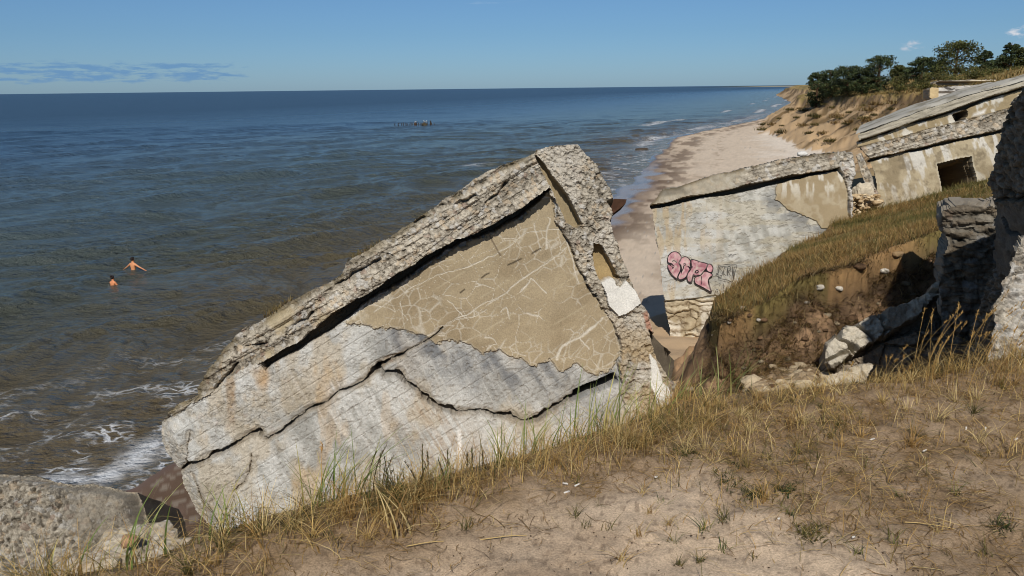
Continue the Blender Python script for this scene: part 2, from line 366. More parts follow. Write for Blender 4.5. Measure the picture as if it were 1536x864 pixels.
# ------------------------------------------------------------------ sea
def build_sea():
    az = np.radians(np.linspace(-52, 34, 760)); r = [11.0]
    while r[-1] < 30000:
        q = r[-1]; r.append(q*1.0032 if q < 110 else (q*1.006 if q < 260 else (q*1.02 if q < 1500 else q*1.1)))
    r = np.array(r); A, R = np.meshgrid(az, r); x = (R*np.sin(A)).ravel(); y = (R*np.cos(A)).ravel(); sh = A.shape; Rf = R.ravel()
    off = -sd(x, y, LAND)                  # metres offshore
    P = p3(x, y); z = np.zeros_like(x)
    cellr = Rf*np.where(Rf < 110, .0032, np.where(Rf < 260, .006, .02))
    rg = np.random.default_rng(5)
    bx = x+3.0*(fbm(P*0.05, 3, 90)-.5)*8; by = y+3.0*(fbm(P*0.05, 3, 91)-.5)*8
    for i in range(26):
        lam = 0.55*1.17**i; th = math.radians((122+rg.normal()*38) if lam < 3 else (142+rg.normal()*20)); k = 2*math.pi/lam; amp = 0.0105*lam**0.80*(0.7 if lam > 12 else 1)*(1.45 if lam < 2.6 else (1.3 if lam < 5 else 1.25))
        if lam > 30: break
        ph = k*(bx*math.cos(th)+by*math.sin(th))+rg.uniform(0, 6.28)
        g = np.clip(lam/(2.2*cellr)-0.6, 0, 1)*(0.4+1.2*vnoise(P*(0.5/lam), 95+i))
        z += amp*g*(np.sin(ph)+0.25*np.cos(2*ph))*0.8
    ph = (-0.80*x+0.60*y)/9.5+1.1*(fbm(P*0.022, 3, 97)-.5); fr = ph-np.floor(ph); crest = np.exp(-((fr-.5)/np.where(fr < .5, .085, .16))**2)   # swell running in, steeper on the shore side
    env = ss(1.5, 6, off)*(ss(190, 60, off)*.75+.25)*ss(.34, .62, fbm(p3((.6*x+.8*y)*0.03, (-.8*x+.6*y)*0.09), 3, 98)); env = env*(1-np.exp(-((x+20.5)**2+(y-42.5)**2)/60.0)); z += 0.42*env*crest*np.clip(1.2-Rf/260, .25, 1)
    z *= ss(-1.0, 7.0, off)*0.8+0.12*ss(-1, 1, off)
    z = z+0.02*ss(3, -3, off)
    foam = ss(8.5, 1.5, off+6*(fbm(P*0.12, 4, 99)-.5))*ss(-2.5, -0.2, off)
    far = ss(60, 95, Rf)
    br = np.exp(-((off-9-5*(fbm(P*0.02, 3, 101)-.5))/1.3)**2)*ss(0.55, 0.66, fbm(P*0.03, 4, 102))+np.exp(-((off-22-8*(fbm(P*0.02, 3, 103)-.5))/1.3)**2)*ss(0.60, 0.68, fbm(P*0.026, 4, 104))*0.9
    br = br*ss(60, 85, Rf)*ss(1200, 700, Rf)+0.9*np.exp(-((off-4-3*(fbm(P*0.05, 3, 107)-.5))/1.6)**2)*ss(.44, .56, fbm(P*0.06, 4, 108))*ss(48, 65, Rf)*ss(400, 150, Rf)
    br = br+0.85*np.exp(-((off-0.9-2.2*(fbm(P*0.35, 4, 109)-.5))/.55)**2)*ss(.30, .50, fbm(P*0.5, 4, 110))*ss(60, 40, Rf)
    shal = off+8*(fbm(P*0.06, 4, 105)-.5)
    N = sh[0]*sh[1]; I = np.arange(N).reshape(sh)
    q = np.stack([I[:-1, :-1], I[:-1, 1:], I[1:, 1:], I[1:, :-1]], -1).reshape(-1, 4); q = q[off[q].max(1) > -3.5]
    vs, iv = np.unique(q, return_inverse=True)
    m, nt, b = nmat('sea_water'); L = nt.links
    ao = add(nt, 'ShaderNodeAttribute', attribute_name='off'); af = add(nt, 'ShaderNodeAttribute', attribute_name='foam'); ab = add(nt, 'ShaderNodeAttribute', attribute_name='brk')
    tc = add(nt, 'ShaderNodeTexCoord')
    cr = add(nt, 'ShaderNodeValToRGB'); mr = add(nt, 'ShaderNodeMapRange'); mr.inputs['From Max'].default_value = 160
    L.new(ao.outputs['Fac'], mr.inputs['Value']); L.new(mr.outputs['Result'], cr.inputs['Fac'])
    e = cr.color_ramp.elements; e[0].position = 0; e[0].color = (*lin(100, 86, 62), 1); e[1].position = 1; e[1].color = (*lin(50, 74, 96), 1)
    for p, cc in ((0.05, (90, 80, 58)), (0.13, (72, 76, 68)), (0.28, (72, 86, 90)), (0.65, (60, 83, 104))):
        k = e.new(p); k.color = (*lin(*cc), 1)
    # lacy foam
    wn = add(nt, 'ShaderNodeTexNoise', Scale=0.9, Detail=4.0); L.new(tc.outputs['Object'], wn.inputs['Vector'])
    mxv = add(nt, 'ShaderNodeMix', data_type='RGBA'); mxv.inputs[0].default_value = 0.45
    L.new(tc.outputs['Object'], mxv.inputs[6]); L.new(wn.outputs['Color'], mxv.inputs[7])
    vo = add(nt, 'ShaderNodeTexVoronoi', feature='DISTANCE_TO_EDGE', Scale=2.6); 
    ad = add(nt, 'ShaderNodeVectorMath', operation='MULTIPLY_ADD'); ad.inputs[1].default_value = (1.6, 1.6, 0); L.new(wn.outputs['Color'], ad.inputs[0]); mpf = add(nt, 'ShaderNodeMapping'); mpf.inputs['Rotation'].default_value = (0, 0, math.radians(-50)); mpf.inputs['Scale'].default_value = (0.5, 1.1, 1); L.new(tc.outputs['Object'], mpf.inputs['Vector']); L.new(mpf.outputs[0], ad.inputs[2]); L.new(ad.outputs[0], vo.inputs['Vector'])
    f1 = add(nt, 'ShaderNodeMapRange'); f1.inputs['From Min'].default_value = 0.16; f1.inputs['From Max'].default_value = 0.02; L.new(vo.outputs['Distance'], f1.inputs['Value'])
    n2 = add(nt, 'ShaderNodeTexNoise', Scale=0.55, Detail=5.0, Roughness=0.6); L.new(tc.outputs['Object'], n2.inputs['Vector'])
    f2 = add(nt, 'ShaderNodeMapRange'); f2.inputs['From Min'].default_value = 0.50; f2.inputs['From Max'].default_value = 0.64; L.new(n2.outputs['Fac'], f2.inputs['Value'])
    mu = add(nt, 'ShaderNodeMath', operation='MULTIPLY'); L.new(f1.outputs[0], mu.inputs[0]); L.new(f2.outputs[0], mu.inputs[1])
    mu2 = add(nt, 'ShaderNodeMath', operation='MULTIPLY'); L.new(mu.outputs[0], mu2.inputs[0]); L.new(af.outputs['Fac'], mu2.inputs[1])
    n3 = add(nt, 'ShaderNodeTexNoise', Scale=0.8, Detail=6.0, Roughness=0.7); L.new(tc.outputs['Object'], n3.inputs['Vector'])
    f3 = add(nt, 'ShaderNodeMapRange'); f3.inputs['From Min'].default_value = 0.4; f3.inputs['From Max'].default_value = 0.55; L.new(n3.outputs['Fac'], f3.inputs['Value'])
    mu3 = add(nt, 'ShaderNodeMath', operation='MULTIPLY'); L.new(f3.outputs[0], mu3.inputs[0]); L.new(ab.outputs['Fac'], mu3.inputs[1])
    mxm = add(nt, 'ShaderNodeMath', operation='MAXIMUM', use_clamp=True); L.new(mu2.outputs[0], mxm.inputs[0]); L.new(mu3.outputs[0], mxm.inputs[1])
    mc = add(nt, 'ShaderNodeMix', data_type='RGBA'); L.new(mxm.outputs[0], mc.inputs[0]); L.new(cr.outputs['Color'], mc.inputs[6]); mc.inputs[7].default_value = (0.72, 0.74, 0.76, 1)
    L.new(mc.outputs[2], b.inputs['Base Color'])
    rb = add(nt, 'ShaderNodeMapRange'); rb.inputs['From Min'].default_value = 20; rb.inputs['From Max'].default_value = 300; rb.inputs['To Min'].default_value = 0.12; rb.inputs['To Max'].default_value = 0.38; L.new(ao.outputs['Fac'], rb.inputs['Value'])
    rr = add(nt, 'ShaderNodeMapRange'); L.new(rb.outputs[0], rr.inputs['To Min']); rr.inputs['To Max'].default_value = 0.8; L.new(mxm.outputs[0], rr.inputs['Value']); L.new(rr.outputs[0], b.inputs['Roughness'])
    b.inputs['IOR'].default_value = 1.33; b.inputs['Specular IOR Level'].default_value = 0.42
    # ripples: two stretched noises
    mp = add(nt, 'ShaderNodeMapping'); mp.inputs['Rotation'].default_value = (0, 0, math.radians(-30)); mp.inputs['Scale'].default_value = (0.5, 1, 1); L.new(tc.outputs['Object'], mp.inputs['Vector'])
    w1 = add(nt, 'ShaderNodeTexNoise', Scale=2.6, Detail=6.0, Roughness=0.65); L.new(mp.outputs[0], w1.inputs['Vector'])
    w2 = add(nt, 'ShaderNodeTexNoise', Scale=0.7, Detail=6.0, Roughness=0.62); L.new(mp.outputs[0], w2.inputs['Vector'])
    b1 = add(nt, 'ShaderNodeBump', Strength=1.0, Distance=0.34); L.new(w1.outputs['Fac'], b1.inputs['Height'])
    b2 = add(nt, 'ShaderNodeBump', Strength=1.0, Distance=0.75); L.new(w2.outputs['Fac'], b2.inputs['Height']); L.new(b1.outputs[0], b2.inputs['Normal'])
    L.new(b2.outputs[0], b.inputs['Normal'])
    o = link_mesh('sea', np.stack([x, y, z], 1)[vs], iv.reshape(-1, 4), None, m, attrs={'off': np.clip(shal, -5, 400)[vs], 'foam': foam[vs], 'brk': br[vs]}, smooth=True)
    return structure(o)
build_sea()

def far_shore():
    n = 160; x = np.linspace(1300, 4200, n); y = 5200+0*x
    h = 6+14*ss(1500, 3600, x)*(0.7+0.6*fbm(p3(x*0.004, y*0), 4, 3))*1.0; h = h*ss(1300, 1700, x)+0.5
    V = []; 
    for dy, hz in ((0, 0), (5, .35), (60, 1), (900, .9), (1000, 0)): V.append(np.stack([x, y+dy, hz*h-0.3], 1))
    V = np.concatenate(V); q = []
    for k in range(4): 
        i = np.arange(n-1)+k*n; q.append(np.stack([i, i+1, i+1+n, i+n], 1))
    t = np.repeat([0, 1, 2, 3, 4], n); c = np.where((t < 2)[:, None], lin(150, 140, 120), lin(64, 80, 84))
    return structure(link_mesh('hills', V, np.concatenate(q), None, M_PLAIN, attrs={'col': c}))
far_shore()
# ------------------------------------------------------------------ concrete ruins
AG_L, AG_D = lin(184, 174, 156), lin(84, 75, 62)
def agg_col(tone, idv, W, s):
    c = mix(AG_D[None], AG_L[None], np.clip(tone, 0, 1.1))
    c = mix(c, lin(172, 146, 112)[None], ((idv > 0.88)*0.4)); c = mix(c, lin(204, 200, 192)[None], ((idv < 0.12)*0.5)); c = mix(c, lin(140, 108, 92)[None], (((idv > 0.5) & (idv < 0.53))*0.4))
    return c*(0.78+0.44*fbm(W*2.2, 4, s))[:, None]

def main_block():
    p0 = PY(640., 480., 10.0); n = unit((0.10, -0.985, 0.10))
    out = [(234, 640), (240, 632), (297, 592), (295, 582), (320, 545), (342, 515), (360, 497), (380, 485), (445, 447), (495, 422), (520, 392), (562, 367), (590, 350), (655, 307), (692, 282), (730, 256), (770, 241), (797, 231), (802, 225), (820, 220), (840, 217), (867, 216), (875, 225), (895, 245), (907, 270), (917, 285), (921, 297), (911, 302), (917, 312), (920, 322), (915, 331), (920, 350), (930, 372), (940, 400), (945, 416), (955, 438), (967, 460), (976, 483), (987, 509), (1021, 546), (1016, 574), (1010, 590), (1015, 640), (1030, 800), (700, 900), (380, 930), (345, 860), (312, 802), (290, 780), (268, 735), (262, 712), (240, 685), (233, 660)]
    out = roughen(out, 2.6, 3, 4)
    T = roughen([(515, 489), (545, 464), (582, 438), (620, 413), (660, 385), (687, 368), (732, 353), (780, 328), (824, 282), (832, 300), (846, 350), (858, 372), (868, 400), (880, 425), (897, 447), (912, 470), (927, 500), (933, 528), (931, 538), (921, 553), (899, 566), (879, 559), (868, 549), (850, 557), (838, 560), (827, 544), (812, 548), (796, 551), (782, 540), (763, 537), (749, 525), (738, 529), (724, 535), (707, 519), (690, 515), (671, 511), (652, 518), (640, 506), (612, 500), (588, 495), (560, 494), (540, 488)], 3.0, 5, 3)
    CORN = [(150, 600), (234, 560), (330, 420), (600, 250), (800, 180), (803, 232), (816, 262), (823, 281), (780, 313), (755, 326), (712, 351), (680, 363), (640, 383), (600, 407), (560, 434), (532, 450), (470, 496), (392, 545), (352, 560), (300, 600), (240, 640)]
    SLOT = roughen([(391, 544), (430, 522), (470, 496), (532, 450), (560, 435), (600, 406), (640, 382), (680, 362), (712, 350), (755, 325), (780, 312), (823, 280), (826, 284), (780, 326), (732, 351), (700, 362), (687, 367), (650, 390), (620, 411), (582, 436), (540, 461), (512, 485), (460, 517), (397, 555)], 2.0, 6, 2)
    PIL = roughen([(823, 281), (816, 262), (803, 232), (800, 180), (1100, 180), (1100, 900), (960, 700), (945, 640), (934, 600), (930, 570), (931, 540), (933, 528), (927, 500), (912, 470), (897, 447), (880, 425), (868, 400), (858, 372), (846, 350), (834, 305)], 4, 7, 3)
    G1 = [(799, 233), (806, 234), (818, 247), (831, 267), (851, 292), (873, 336), (866, 343), (850, 334), (838, 308), (829, 285), (812, 258)]
    G2 = [(890, 365), (902, 367), (914, 388), (926, 412), (932, 418), (917, 420), (902, 424), (892, 402), (889, 382)]
    WB = roughen([(901, 423), (918, 416), (924, 428), (929, 430), (938, 420), (961, 455), (945, 466), (927, 474), (912, 457)], 2.5, 8, 2)
    WT = roughen([(973, 530), (984, 542), (990, 560), (1011, 612), (1005, 625), (993, 625), (983, 597), (974, 572), (977, 555)], 2.5, 9, 2)
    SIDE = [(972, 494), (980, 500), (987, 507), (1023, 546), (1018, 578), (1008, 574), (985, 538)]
    BRK = [(966, 470), (972, 468), (980, 500), (972, 494)]
    HOLE = roughen([(862, 588), (895, 574), (924, 561), (928, 573), (915, 582), (885, 592), (868, 601), (856, 602)], 2, 10, 2)
    C1 = roughen([(262, 716), (281, 699), (321, 680), (342, 672), (388, 646), (394, 652), (403, 657), (435, 636), (470, 612), (495, 600), (520, 585), (560, 557), (587, 540), (604, 534)], 4, 11, 3, False)
    C1b = roughen([(560, 557), (585, 541), (621, 523), (642, 511), (665, 492)], 3, 12, 3, False)
    C2 = roughen([(566, 556), (590, 560), (602, 566), (615, 577), (643, 598), (663, 613), (678, 617), (693, 620), (721, 617), (743, 625), (765, 625), (790, 634), (807, 632), (827, 617), (852, 599), (868, 590)], 5, 13, 3, False)
    C3 = roughen([(284, 650), (278, 690), (281, 700)], 3, 14, 3, False); C4 = roughen([(288, 712), (300, 745), (306, 770)], 3, 15, 3, False)
    C5 = roughen([(378, 680), (376, 705), (368, 722), (352, 735)], 4, 16, 3, False)
    LAY = [roughen(p, 4, 20+i, 3, False) for i, p in enumerate([[(590, 351), (612, 335), (630, 328), (652, 314), (668, 305), (700, 300), (715, 290)], [(700, 318), (730, 300), (757, 275)], [(700, 335), (735, 322), (752, 310)], [(506, 425), (540, 405), (570, 388)], [(300, 600), (330, 575), (356, 545)], [(370, 520), (400, 515), (430, 500), (470, 468)], [(890, 288), (917, 285)], [(640, 350), (690, 332), (740, 306)]])]
    WHT = [roughen(p, 3.0, 40+i, 3, False) for i, p in enumerate([[(664, 492), (700, 474), (760, 440), (790, 415), (850, 372)], [(700, 478), (690, 470), (672, 452)], [(906, 478), (890, 493), (870, 508), (845, 520), (836, 540)], [(870, 508), (885, 525)], [(838, 305), (846, 330), (850, 360), (862, 395), (870, 425)], [(560, 470), (620, 430), (680, 408), (740, 385), (790, 350), (845, 345)], [(780, 440), (790, 430), (797, 418), (820, 440)], [(752, 470), (760, 462), (765, 480)], [(600, 455), (605, 480), (606, 492)], [(640, 505), (690, 480), (730, 465)]])]
    c31, s31 = math.cos(math.radians(31)), math.sin(math.radians(31))
    pl = dict(main='wall', T='plaster_panel')
    def fun(px, py, W):
        w1 = fbm(W*7, 4, 1)-.5; w2 = fbm(W*7, 4, 2)-.5; w3 = fbm(W*28, 3, 3)-.5
        x = px+10*w1+3*w3; y = py+10*w2-3*w3
        a = px*c31-py*s31; b = px*s31+py*c31
        dT = sd(px+8*w3+3*w1, py+9*w3+5*w2, T); dC = sd(x, y, CORN); dP = sd(x, y, PIL); dS = sd(px+4*w3, py+4*w2, SLOT)
        h, tone, iv = aggregate(W, 0.052, 5)
        reg = np.zeros(len(px), int)
        lf = fbm(W*1.5, 4, 21); mf = fbm(W*6, 4, 22)
        # wall: grey and white weathered render with board marks
        boards = np.abs(((b/21.0) % 1.0)-0.5)*2
        st = fbm(np.stack([a/9, b/90, 0*a], -1), 4, 23); st2 = fbm(np.stack([a/4, b/60, 0*a+4], -1), 4, 24)
        low = ss(500, 700, py+0.2*px-100)
        rec = -0.10*ss(400, 620, px)*ss(-90, 120, dC*-1-60+0*px)
        rec = -0.09*ss(400, 560, px)
        disp = rec+0.03*(lf-.5)+0.011*(mf-.5)+0.008*w3*2-0.008*ss(0.9, 1.0, boards)
        below = sd(px, py, np.concatenate([np.array([(150, 800), (262, 716)]), C1[1:-60] if len(C1) > 80 else C1, C2[3:], np.array([(930, 570), (1040, 640), (1040, 1000), (150, 1000)])]))
        disp = disp+0.035*ss(-1, 2, below)
        col = mix(lin(154, 152, 145)[None], lin(194, 192, 185)[None], ss(0.34, 0.62, 0.3*st+0.4*lf+.3*mf))
        st3 = fbm(np.stack([(a+0.12*b)/3, b/38, 0*a+14], -1), 3, 61); col = mix(col, lin(206, 204, 198)[None], np.clip(ss(0.54, 0.68, st2)*0.35+ss(0.60, 0.72, st3)*0.5, 0, 1)*ss(.35, .55, fbm(W*1.3+7, 3, 62)))
        col = mix(col, lin(178, 158, 124)[None], ss(0.5, 0.64, fbm(W*np.array([2.6, 2.6, 1.6]), 5, 25))*0.45)
        col = mix(col, lin(196, 160, 108)[None], ss(0.57, 0.7, fbm(W*np.array([3.6, 3.6, 1.2])+3, 5, 26))*0.32*ss(700, 500, px))
        # slate grey band just under the plaster edge
        gb = ss(-95, -4, dT+30*(st-.5))*ss(545, 600, px)*(dT < 2); gst = ss(0.36, 0.66, .55*fbm(np.stack([(a+14*w1)/10, b/60, 0*a+9], -1), 5, 27)+.45*fbm(W*4, 5, 68))
        col = mix(col, lin(98, 100, 103)[None], gb*gst*0.85); col = mix(col, lin(156, 154, 150)[None], gb*(1-gst)*0.4)
        pit = ss(0.60, 0.72, fbm(W*22, 3, 28)); col = mix(col, lin(124, 116, 104)[None], pit*0.32); disp = disp-0.008*pit
        # stains
        rs = ss(9, 3, np.abs(px-345-0.03*(py-560)+4*w1))*ss(548, 565, py)*ss(655, 600, py); col = mix(col, lin(150, 116, 74)[None], rs*0.75)
        rs2 = ss(75, 5, seg_d(px, py, [(640, 620), (665, 655), (700, 700)]))*ss(0.38, 0.6, st2)*(below > 0); col = mix(col, lin(150, 124, 94)[None], rs2*0.5*(.3+1.4*np.clip(fbm(W*8, 4, 67)-.2, 0, 1)))
        rs3 = ss(16, 4, np.hypot(px-394, (py-566)*0.6)); col = mix(col, lin(176, 134, 76)[None], rs3*0.7)
        wv = ss(7, 2, np.abs(px-747-4*w1))*ss(648, 660, py)*ss(712, 690, py)+ss(5, 1, np.abs(px-690-4*w1))*ss(640, 655, py)*ss(700, 680, py); col = mix(col, lin(226, 222, 214)[None], np.clip(wv, 0, 1)*0.9)
        brd = ss(0.90, 0.99, boards+0.12*w3); col = mix(col, lin(120, 112, 98)[None], brd*0.35*ss(0.45, 0.6, lf))
        # pebbly patch and left rim
        lt = ss(0.53, 0.66, fbm(W*2.2+8, 4, 29)+0.22*ss(60, 0, sd(px, py, out)-6)-0.02)*ss(560, 300, px)
        ca = agg_col(tone, iv, W, 31); col = mix(col, ca, lt*0.6); disp = disp+lt*(0.02*(h-.5))
        # tan plaster
        t = dT > 0; reg[t] = 1
        ct = mix(lin(152, 136, 109)[None], lin(170, 154, 125)[None], fbm(W*3, 5, 33)); ct = mix(ct, lin(136, 119, 92)[None], ss(0.5, 0.68, fbm(W*1.4, 4, 34))*0.55)
        ct = ct*(0.92+0.16*fbm(np.stack([a/70, b/10, 0*a], -1), 3, 35))[:, None]
        q = np.stack([a/44+.7*(fbm(W*2.4, 3, 36)-.5), b/30+.7*(fbm(W*2.4, 3, 37)-.5), 0*a], -1); f1, f2, _ = worley(q*np.array([1, 1, 0])+np.array([0, 0, .5]), 38)
        q2 = np.stack([a/26+.5*(fbm(W*4, 3, 39)-.5), b/20+.5*(fbm(W*4, 3, 40)-.5), 0*a+.5], -1); g1, g2, _ = worley(q2, 41)
        wd = 0.008+0.024*np.clip(fbm(W*3.5, 3, 42)-.45, 0, 1)
        cr = ss(wd*1.8, wd*0.3, f2-f1)*ss(0.28, 0.44, fbm(W*1.8, 3, 43))*0.75; cr = np.maximum(cr, ss(0.075, 0.012, g2-g1)*ss(0.42, 0.56, fbm(W*2.0+5, 3, 44))*0.5)
        for i, ln in enumerate(WHT):
            d = seg_d(px+3*w1, py+3*w2, ln); ww = (1.0, .8, 2.4, 1.0, 1.0, .8, 1.1, 1.1, .8, .8)[i]*(.5+1.1*mf); cr = np.maximum(cr, ss(ww, ww*0.35, d)*(0.55+0.6*mf))
        ct = mix(ct, lin(210, 203, 188)[None], np.clip(cr, 0, 1)*0.85)
        ct = mix(ct, lin(206, 198, 180)[None], ss(26, 2, dS*-1)*ss(0.45, 0.6, mf)*ss(640, 560, px)*0.7)
        edge = ss(5, 0, dT)*(py > 470); ct = mix(ct, lin(196, 188, 170)[None], edge*0.6)
        vl = np.abs(px-738-0.55*(py-360)+2*w1) ; ct = mix(ct, lin(112, 98, 78)[None], ss(2.0, .8, vl)*((py > 352) & (py < 385))*0.9)
        bl = np.abs((((b-410)/46) % 1.0)-0.5)*46; ct = mix(ct, lin(182, 168, 140)[None], ss(1.4, .5, bl)*ss(.42, .6, fbm(np.stack([a/40, b/9, 0*a], -1), 3, 63))*.55); dk2 = ss(1.6, .5, seg_d(px+2*w1, py+2*w2, [(690, 440), (730, 412), (770, 395), (800, 380), (812, 373)]))*ss(.45, .6, vnoise(W*9)); ct = mix(ct, lin(70, 60, 46)[None], dk2)
        col = np.where(t[:, None], ct, col); disp = np.where(t, rec+0.030*ss(0, 2.5, dT)+0.025*(lf-.5)+0.006*(mf-.5)-0.004*cr, disp)
        # roof slab
        k = (dC > 0); reg[k] = 2
        lay = fbm(np.stack([a/130, b/11, 0*a], -1), 4, 45)
        cc = agg_col(tone*(0.80+0.42*ss(.3, .62, lay)), iv, W, 46); sm = ss(0.56, 0.66, fbm(W*1.7+2, 4, 47))*ss(620, 470, px)
        cc = mix(cc, lin(176, 160, 128)[None]*(0.8+0.4*mf)[:, None], sm*0.8)
        cc = mix(cc, lin(104, 92, 66)[None], ss(16, 0, sd(px, py, out))*ss(0.46, 0.6, fbm(W*3, 3, 48))*0.8)
        dc = 0.13*ss(380, 560, px)+0.075*(lay-.5)+(0.034*h)*(1-0.8*sm)+0.05*(fbm(W*2.6, 4, 49)-.5)*ss(330, 520, px)+0.035*np.floor(3*np.clip((lay-.3)*2.2, 0, .99))/3-0.05*ss(12, 0, dC)*0
        col = np.where(k[:, None], cc, col); disp = np.where(k, dc, disp)
        for i, ln in enumerate(LAY):
            if i in (2, 7): continue
            d = seg_d(px+2*w1, py+2*w2, ln); disp = disp-0.11*ss(4.5, 0.6, d+3.5*(mf-.35)+5*np.abs(w3))*ss(.36, .5, fbm(W*5+i, 3, 65))
        # pillar: broken end
        k = (dP > 0) & ~(dC > 0); reg[k] = 3
        cp = agg_col(tone, iv, W, 51); cp = mix(cp, lin(186, 178, 164)[None], ss(0.48, 0.62, fbm(W*1.6+1, 4, 52))*0.6)
        cp = mix(cp, lin(160, 136, 96)[None], ss(430, 560, py)*ss(0.42, 0.6, fbm(W*2.4, 4, 53))*0.75)
        wd2 = ss(600, 640, py-0.15*px+150); cp = mix(cp, lin(206, 200, 186)[None]*(0.85+0.3*mf)[:, None], ss(590, 620, py)*ss(985, 940, px)*0.7)
        dp = -0.015+0.05*h+0.13*(fbm(W*2.4, 4, 54)-.5)+0.03*(mf-.5)
        col = np.where(k[:, None], cp, col); disp = np.where(k, dp, disp)
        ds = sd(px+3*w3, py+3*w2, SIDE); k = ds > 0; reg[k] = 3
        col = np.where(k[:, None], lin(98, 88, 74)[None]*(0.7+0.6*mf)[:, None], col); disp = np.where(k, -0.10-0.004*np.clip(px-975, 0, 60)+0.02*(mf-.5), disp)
        db = sd(x, y, BRK); col = mix(col, lin(156, 98, 70)[None]*(0.7+0.6*mf)[:, None], ss(-3, 1, db)*0.7)
        # grooves
        for G, cg in ((G1, lin(150, 134, 104)), (G2, lin(160, 138, 98))):
            d = sd(px+2*w3, py+2*w2, G); k = d > 0; reg[k] = 3
            col = np.where(k[:, None], cg[None]*(0.75+0.5*mf)[:, None], col); disp = np.where(k, -0.17+0.01*mf, disp)
        for Gw, rr in ((WB, 4), (WT, 5)):
            d = sd(px+2*w3, py+2*w2, Gw); k = d > 0; reg[k] = rr
            col = np.where(k[:, None], lin(222, 218, 208)[None]*(0.84+0.3*mf)[:, None], col); disp = np.where(k, (0.05 if rr == 4 else 0.02)+0.012*(mf-.5)+0.02*(lf-.5), disp)
        # slot, cracks and the hole
        disp = disp-np.where(dS > -0.6, 0.20*ss(-0.6, 0.6, dS), 0); k = (dS > 0); col = np.where(k[:, None], lin(108, 96, 78)[None]*(0.7+0.5*mf)[:, None], col); reg = np.where(k, 0, reg)
        for i_, (ln, wdt, dep) in enumerate(((C1, 3.0, .16), (C1b, 1.6, .06), (C2, 3.8, .18), (C3, 1.1, .03), (C4, 1.2, .035), (C5, 1.1, .03))):
            d = seg_d(px+1.5*w1, py+1.5*w2, ln); wv = wdt*np.clip((mf-.36)*4.2+1.2*w3, 0.18, 1.7); chip = ss(9, 3, d+14*(vnoise(W*7, i_+5)-.35)); col = mix(col, agg_col(tone, iv, W, 66), chip*.55); disp = disp-0.018*chip*(reg == 0); disp = disp-dep*ss(wv, wv*0.4, d)
            col = mix(col, lin(120, 108, 90)[None], ss(wdt*3, wdt*0.8, d)*0.45)
        d = sd(px+2*w3, py, HOLE); disp = disp-0.75*ss(-0.5, 1, d); col = mix(col, lin(70, 62, 52)[None], ss(-.5, 1, d))
        ed = ss(46, 0, sd(px, py, out))*ss(590, 640, py)*ss(460, 330, px); disp = disp-0.22*ed*ed
        return disp, col, reg
    t = thing('concrete_ruin', 'huge tilted concrete block with cracked tan plaster, sliding down beyond the grass edge', 'ruin', PY(640., 900., 9.0))
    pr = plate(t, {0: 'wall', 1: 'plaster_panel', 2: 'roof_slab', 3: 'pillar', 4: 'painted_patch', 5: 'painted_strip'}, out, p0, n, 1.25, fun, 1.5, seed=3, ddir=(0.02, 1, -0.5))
    pr[1]['label'] = 'tan plaster crazed with fine white cracks'; pr[4]['label'] = 'square white painted patch'; pr[5]['label'] = 'tall thin white painted strip'
    # rusty plate sticking out behind the broken end
    q = PY(np.array([904., 922, 940, 938, 920, 905]), np.array([306., 298, 299, 306, 320, 318]), 11.2); bq = q+np.array([-0.05, 0.12, -0.1])
    V = np.concatenate([q, bq]); tr = [(0, 5, 4), (0, 4, 3), (0, 3, 1), (1, 3, 2)]; tr2 = [(a+6, c+6, b+6) for a, b, c in tr]; qd = [(i, (i+1) % 6, (i+1) % 6+6, i+6) for i in range(6)]
    link_mesh('rusty_plate', V, qd, tr+tr2, M_WOOD, t, loc=t.location, attrs={'col': np.tile(lin(84, 58, 42), (12, 1))*np.linspace(.7, 1.2, 12)[:, None]})
    return t
main_block()

def ribbon(pts, w, z, on, closed=False):
    """flat painted line of width w (px) laid on a plane by on(px, py)"""
    pts = np.asarray(pts, float); n = len(pts); L = []; Rr = []
    for i in range(n):
        a = pts[(i-1) % n] if (closed or i > 0) else pts[i]; b = pts[(i+1) % n] if (closed or i < n-1) else pts[i]
        e = unit(b-a+1e-9); nn = np.array([-e[1], e[0]]); L.append(pts[i]+nn*w/2); Rr.append(pts[i]-nn*w/2)
    P = np.array(L+Rr); q = [(i, (i+1) % n, (i+1) % n+n, i+n) for i in range(n if closed else n-1)]
    return P, np.array(q)
def smooth_pts(pts, k=4, closed=True):
    P = np.asarray(pts, float); n = len(P); O = []
    for i in range(n if closed else n-1):
        p0 = P[(i-1) % n] if closed or i > 0 else P[i]; p1 = P[i]; p2 = P[(i+1) % n]; p3_ = P[(i+2) % n] if closed or i < n-2 else p2
        for t in np.arange(k)/k: O.append(0.5*((2*p1)+(-p0+p2)*t+(2*p0-5*p1+4*p2-p3_)*t*t+(-p0+3*p1-3*p2+p3_)*t**3))
    if not closed: O.append(P[-1])
    return np.array(O)

